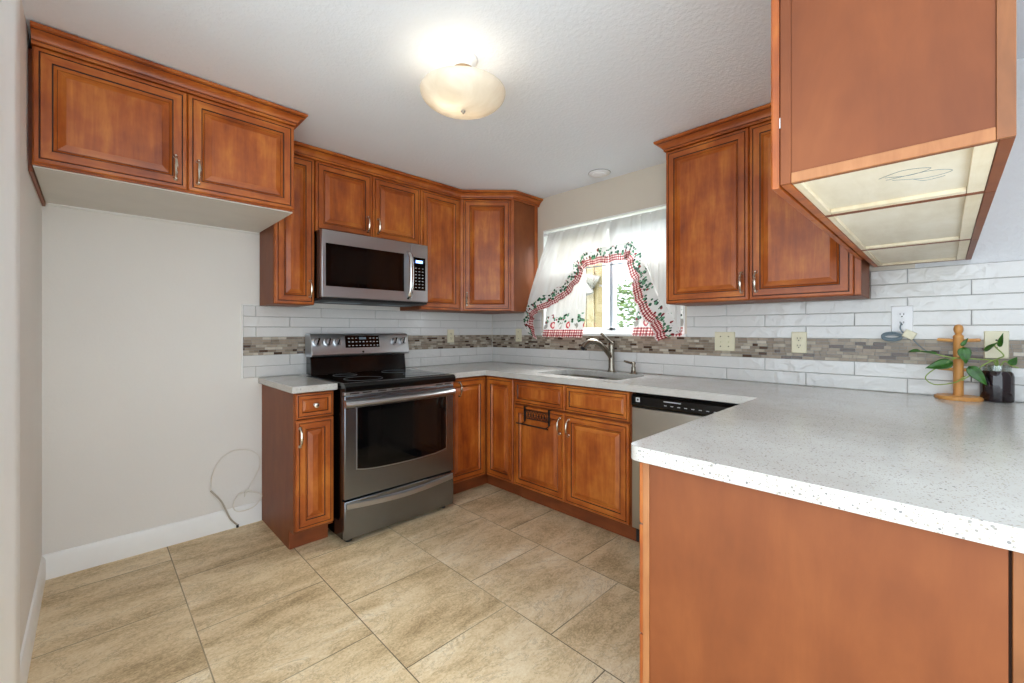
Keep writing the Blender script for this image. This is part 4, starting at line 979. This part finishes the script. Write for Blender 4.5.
seam = [(2.475, 1.20), (2.505, 1.27), (2.505, 1.345), (2.462, 1.432), (2.39, 1.495), (2.295, 1.545), (2.195, 1.60), (2.125, 1.68), (2.085, 1.765), (2.00, 1.822), (1.90, 1.842), (1.80, 1.842), (1.70, 1.844), (1.62, 1.850), (1.555, 1.845), (1.505, 1.775), (1.478, 1.69), (1.425, 1.595), (1.392, 1.52), (1.335, 1.42), (1.268, 1.345), (1.225, 1.27), (1.196, 1.20)]
sm_ = smoothpath([(0, y, z) for y, z in seam], 6)
# arc-length table
cum = [0.0]
for i in range(1, len(sm_)): cum.append(cum[-1]+(sm_[i]-sm_[i-1]).length)
LT = cum[-1]
def seam_at(s):
    s = max(0, min(1, s))*LT
    for i in range(1, len(cum)):
        if cum[i] >= s: f = (s-cum[i-1])/max(1e-6, cum[i]-cum[i-1]); p = sm_[i-1].lerp(sm_[i], f); tn = (sm_[min(i+1, len(sm_)-1)]-sm_[max(i-2, 0)]).normalized(); return p, tn
    return sm_[-1], (sm_[-1]-sm_[-3]).normalized()
def sstep(x): x = max(0, min(1, x)); return x*x*(3-2*x)
def depth(p):   # the side drops hang forward over the sill
    return XS-.004-.062*sstep((1.72-p.z)/.35)-.085*sstep((p.y-2.30)/.2)
sw = thing('swag_curtain', (XS-.05, 1.8, 1.2), 'sheer white swag curtain with ivy and red gingham ruffle framing the sink window', 'curtain', 'kitchen curtains')
def clothpt(u, v):
    p, tn = seam_at(u); k = 2.405-(2.405-1.20)*min(1, max(0, (2.56-p.y)/(2.56-1.195)))
    # top edge spread along the rod by arc length
    yt = 2.405-(2.405-1.20)*(0.5*u+0.5*(2.56-p.y)/(2.56-1.19)); yt = min(2.400, max(1.212, yt))
    y = yt+(p.y-yt)*v; z = 2.038+(p.z-2.038)*v
    fold = .010*sin(u*LT*36+1.5*v)+.006*sin(u*LT*83+.7)
    x = (RDX-.010)*(1-v)+depth(p)*v + fold*(.5+.5*(1-v))*min(1, .45+v*2) - .010*sin(pi*v)
    return (x, y, z)
b = MB(); b.grid(clothpt, 150, 16, 'sheer', lambda u, v: (u*LT, v)); b.build('sheer_cloth', sw, recalc=False, angle=180)
def rufpt(u, v):
    p, tn = seam_at(u); nrm = Vector((0, tn.z, -tn.y))      # towards the middle of the window
    if nrm.z > 0.3 : nrm = -nrm
    nrm = Vector((0, -abs(tn.z)*(1 if u < .5 else -1) , -abs(tn.y)*1.0)).normalized()
    wob = .013*sin(u*LT*58)*v+.007*sin(u*LT*97+1)*v
    wd = .125+.035*sstep((u-.72)/.1)+.015*sstep((.12-u)/.1); q = p+nrm*(wd*v)
    return (depth(p)-.006+wob-.012*v, q.y+.004*sin(u*LT*58+.8)*v, q.z+.004*sin(u*LT*44)*v)
b = MB(); b.grid(rufpt, 300, 10, 'ruffle', lambda u, v: (u*LT*1.25, .118*(1-v))); b.build('ruffle', sw, recalc=False, angle=180)['label'] = 'ivy and red gingham ruffle'
def tier(y0, y1, gy0, gy1, zb, label, lean=0):
    t = thing('cafe_curtain', (XS+.02, (y0+y1)/2, zb), label, 'curtain', 'kitchen curtains')
    def f(u, v):
        yt = gy0+(gy1-gy0)*u; yb = y0+(y1-y0)*u; y = yt+(yb-yt)*v; z = 1.722+(zb-1.722)*v
        out = max(0, min(1, (v-.80)/.12))
        return (XS+.026+(.010*sin(u*34)+.005*sin(u*71+1))*(.6+.4*v)-.066*v**3, y, z+lean*(u-.5)*v)
    b = MB(); b.grid(f, 70, 24, 'tier', lambda u, v: (u*abs(y1-y0)*1.15, (1-v)*(1.722-zb))); b.build('printed_cloth', t, recalc=False, angle=180)
tier(2.405, 1.99, 2.395, 2.0, 1.160, 'white cafe curtain with apple print and gingham hem, left of the open window view')
tier(1.56, 1.200, 1.54, 1.21, 1.175, 'white cafe curtain with apple print and gingham hem, right beside the tall cabinet')

# ------------------------------------------------------------------ ceiling light and ceiling disc
LC = Vector((1.108, 1.416, HC))
t = thing('ceiling_light', LC, 'alabaster glass bowl ceiling light with small finial', 'ceiling light')
b = MB(); b.lathe([(0.060, -.0005), (0.060, -.012), (0.046, -.030), (0.044, -.044)], LC, 'white', 28); b.build('canopy', t)
b = MB(); b.lathe([(0.044, -.0442), (0.044, -.052), (0.010, -.056), (0.008, -.205), (0.001, -.206)], LC, 'brass', 28); b.build('stem', t)
b = MB(); R_ = .178; prof = []
for i in range(15):
    a = i/14; prof.append((R_*sin(a*pi/2), -.214+.076*(1-cos(a*pi/2))))
prof += [(R_-.001, -.1365)]
for i in range(14, -1, -1):
    a = i/14; prof.append(((R_-.005)*sin(a*pi/2), -.209+.074*(1-cos(a*pi/2))))
b.lathe(prof, LC, 'alabaster', 48); b.build('bowl', t, angle=60)
b = MB(); b.lathe([(0.004, -.2142), (0.010, -.216), (0.010, -.219), (0.006, -.223), (0.004, -.227), (.001, -.229)], LC, 'chrome', 18); b.build('finial', t)
for dx_, e_ in ((-.05, .26), (.05, .2)):       # two bulbs shining down through the glass
    l = bpy.data.lights.new('bulb', 'SPOT'); l.energy = e_; l.color = (1.0, 0.93, 0.83); l.shadow_soft_size = .06; l.spot_size = radians(178); l.spot_blend = .25
    o = bpy.data.objects.new('bulb', l); C.objects.link(o); o.location = LC+Vector((dx_, .02, -.150))
l = bpy.data.lights.new('bulb_glow', 'POINT'); l.energy = 0.085; l.color = (1.0, 0.90, 0.74); l.shadow_soft_size = .05
o = bpy.data.objects.new('bulb_glow', l); C.objects.link(o); o.location = LC+Vector((-.03, .03, -.165))
VC = Vector((2.605, 1.748, HC))
t = thing('ceiling_disc', VC, 'round white detector disc on the ceiling above the sink window', 'detector')
b = MB(); b.lathe([(0.079, -.0005), (0.079, -.003), (0.076, -.0035), (0.075, -.007), (0.066, -.012), (0.004, -.012)], VC, 'whiteplastic', 36, mats=['grout', 'grout', 'grout', 'whiteplastic', 'whiteplastic', 'whiteplastic']); b.build('rim', t)
b = MB(); b.lathe([(0.052, -.0121), (0.050, -.018), (0.03, -.021), (0.002, -.022)], VC, 'whiteplastic', 30); b.build('cover', t)

# ------------------------------------------------------------------ loose water line in the refrigerator bay
t = thing('water_line', (0.62, 3.05, 0), 'thin loose white water line looped against the wall in the refrigerator bay', 'tube')
b = MB(); yw = YA-.017
loop = [(0.640, yw-.004, .016), (0.598, yw-.014, .075), (0.556, yw-.014, .185), (0.502, yw-.010, .265), (0.512, yw-.008, .36), (0.552, yw-.006, .44), (0.615, yw-.005, .478), (0.70, yw-.006, .465), (0.755, yw-.006, .42), (0.760, yw-.007, .35), (0.715, yw-.008, .26), (0.676, yw-.014, .185)]
b.tube(smoothpath(loop[:4], 8), .0048, 'brownhose', 8); b.build('grey_hose', t)
b = MB(); b.tube(smoothpath(loop[3:], 8), .0026, 'whitecable', 8)
b.tube(smoothpath([(0.676, yw-.014, .185), (0.68, yw-.03, .225), (0.73, yw-.02, .20), (0.768, yw-.02, .165), (0.72, yw-.035, .115), (0.64, yw-.022, .105), (0.615, yw-.018, .15), (0.65, yw-.016, .21), (0.72, yw-.025, .205), (0.766, yw-.03, .180)], 8), .0032, 'whitecable', 8); b.build('white_tube', t)
b = MB(); b.lathe([(.007, 0), (.007, .016), (.003, .018)], (0.640, yw-.004, .002), 'blackmatte', 10); b.build('end_fitting', t)

# ------------------------------------------------------------------ outside the window
simple('ground', lambda b: b.box((XS+.3, -6, -.35), (22, 18, -.3), 'lawn'))
b = MB(); b.box((3.70, 2.43, -.3), (3.80, 3.9, 2.9), 'siding')
for k in range(14): b.box((3.685, 2.44+k*.10, -.3), (3.70, 2.525+k*.10, 2.9), 'siding')
b.box((3.672, 2.375, -.3), (3.81, 2.43, 2.9), 'white')
struct(b.build('wall_outside', bevel=0.003, smooth=False))
t = thing('floodlight', (3.66, 2.62, 1.66), 'grey twin-head floodlight on the cream boarded wall outside the window', 'floodlight')
b = MB(); b.lathe([(.045, .0), (.045, .02), (.03, .03), (.001, .032)], (3.684, 2.63, 1.73), 'flood', 18, (-1, 0, 0)); b.build('mount', t)
for aim, p in (((.50, -.72, -.42), (3.60, 2.615, 1.775)), ((.10, -.30, -.95), (3.60, 2.62, 1.735))):
    b = MB(); b.lathe([(.022, -.03), (.034, .0), (.045, .05), (.062, .12), (.072, .16), (.066, .158), (.055, .12), (.001, .10)], p, 'flood', 20, aim); b.build('lamp_head', t)
t = thing('tree', (7.6, 4.55, -.3), 'leafy green tree in the garden beyond the right window pane', 'tree')
b = MB(); b.tube([(7.6, 4.55, -.3), (7.62, 4.5, .4), (7.58, 4.55, 1.1)], [.09, .07, .04], 'bark', 8)
for a in range(5): b.tube([(7.6, 4.53, .6), (7.6+.4*cos(a*1.3), 4.53+.4*sin(a*1.3), 1.3)], [.03, .012], 'bark', 6)
b.build('trunk', t)
b = MB(); rnd = random.Random(3)
for k in range(4200):
    th = rnd.uniform(0, 2*pi); ph = math.acos(rnd.uniform(-1, 1)); rr = rnd.uniform(.55, 1.0)**.5
    wob = 1+.22*noise.noise(Vector((cos(th)*sin(ph)*2, sin(th)*sin(ph)*2, cos(ph)*2)))
    c = Vector((7.6+1.35*rr*wob*cos(th)*sin(ph), 4.55+1.35*rr*wob*sin(th)*sin(ph), 1.02+1.12*rr*wob*cos(ph)))
    q = Matrix.Rotation(rnd.uniform(0, 6.3), 3, 'Z') @ Matrix.Rotation(rnd.uniform(0, 3.1), 3, 'X'); s_ = rnd.uniform(.04, .07)
    b.cap(b.ring([c+q @ Vector((-s_, 0, 0)), c+q @ Vector((0, -s_*.5, 0.01)), c+q @ Vector((s_, 0, 0)), c+q @ Vector((0, s_*.5, 0.01))], None, 'tree'), 4, 'tree')
b.build('foliage', t, smooth=False, recalc=False)
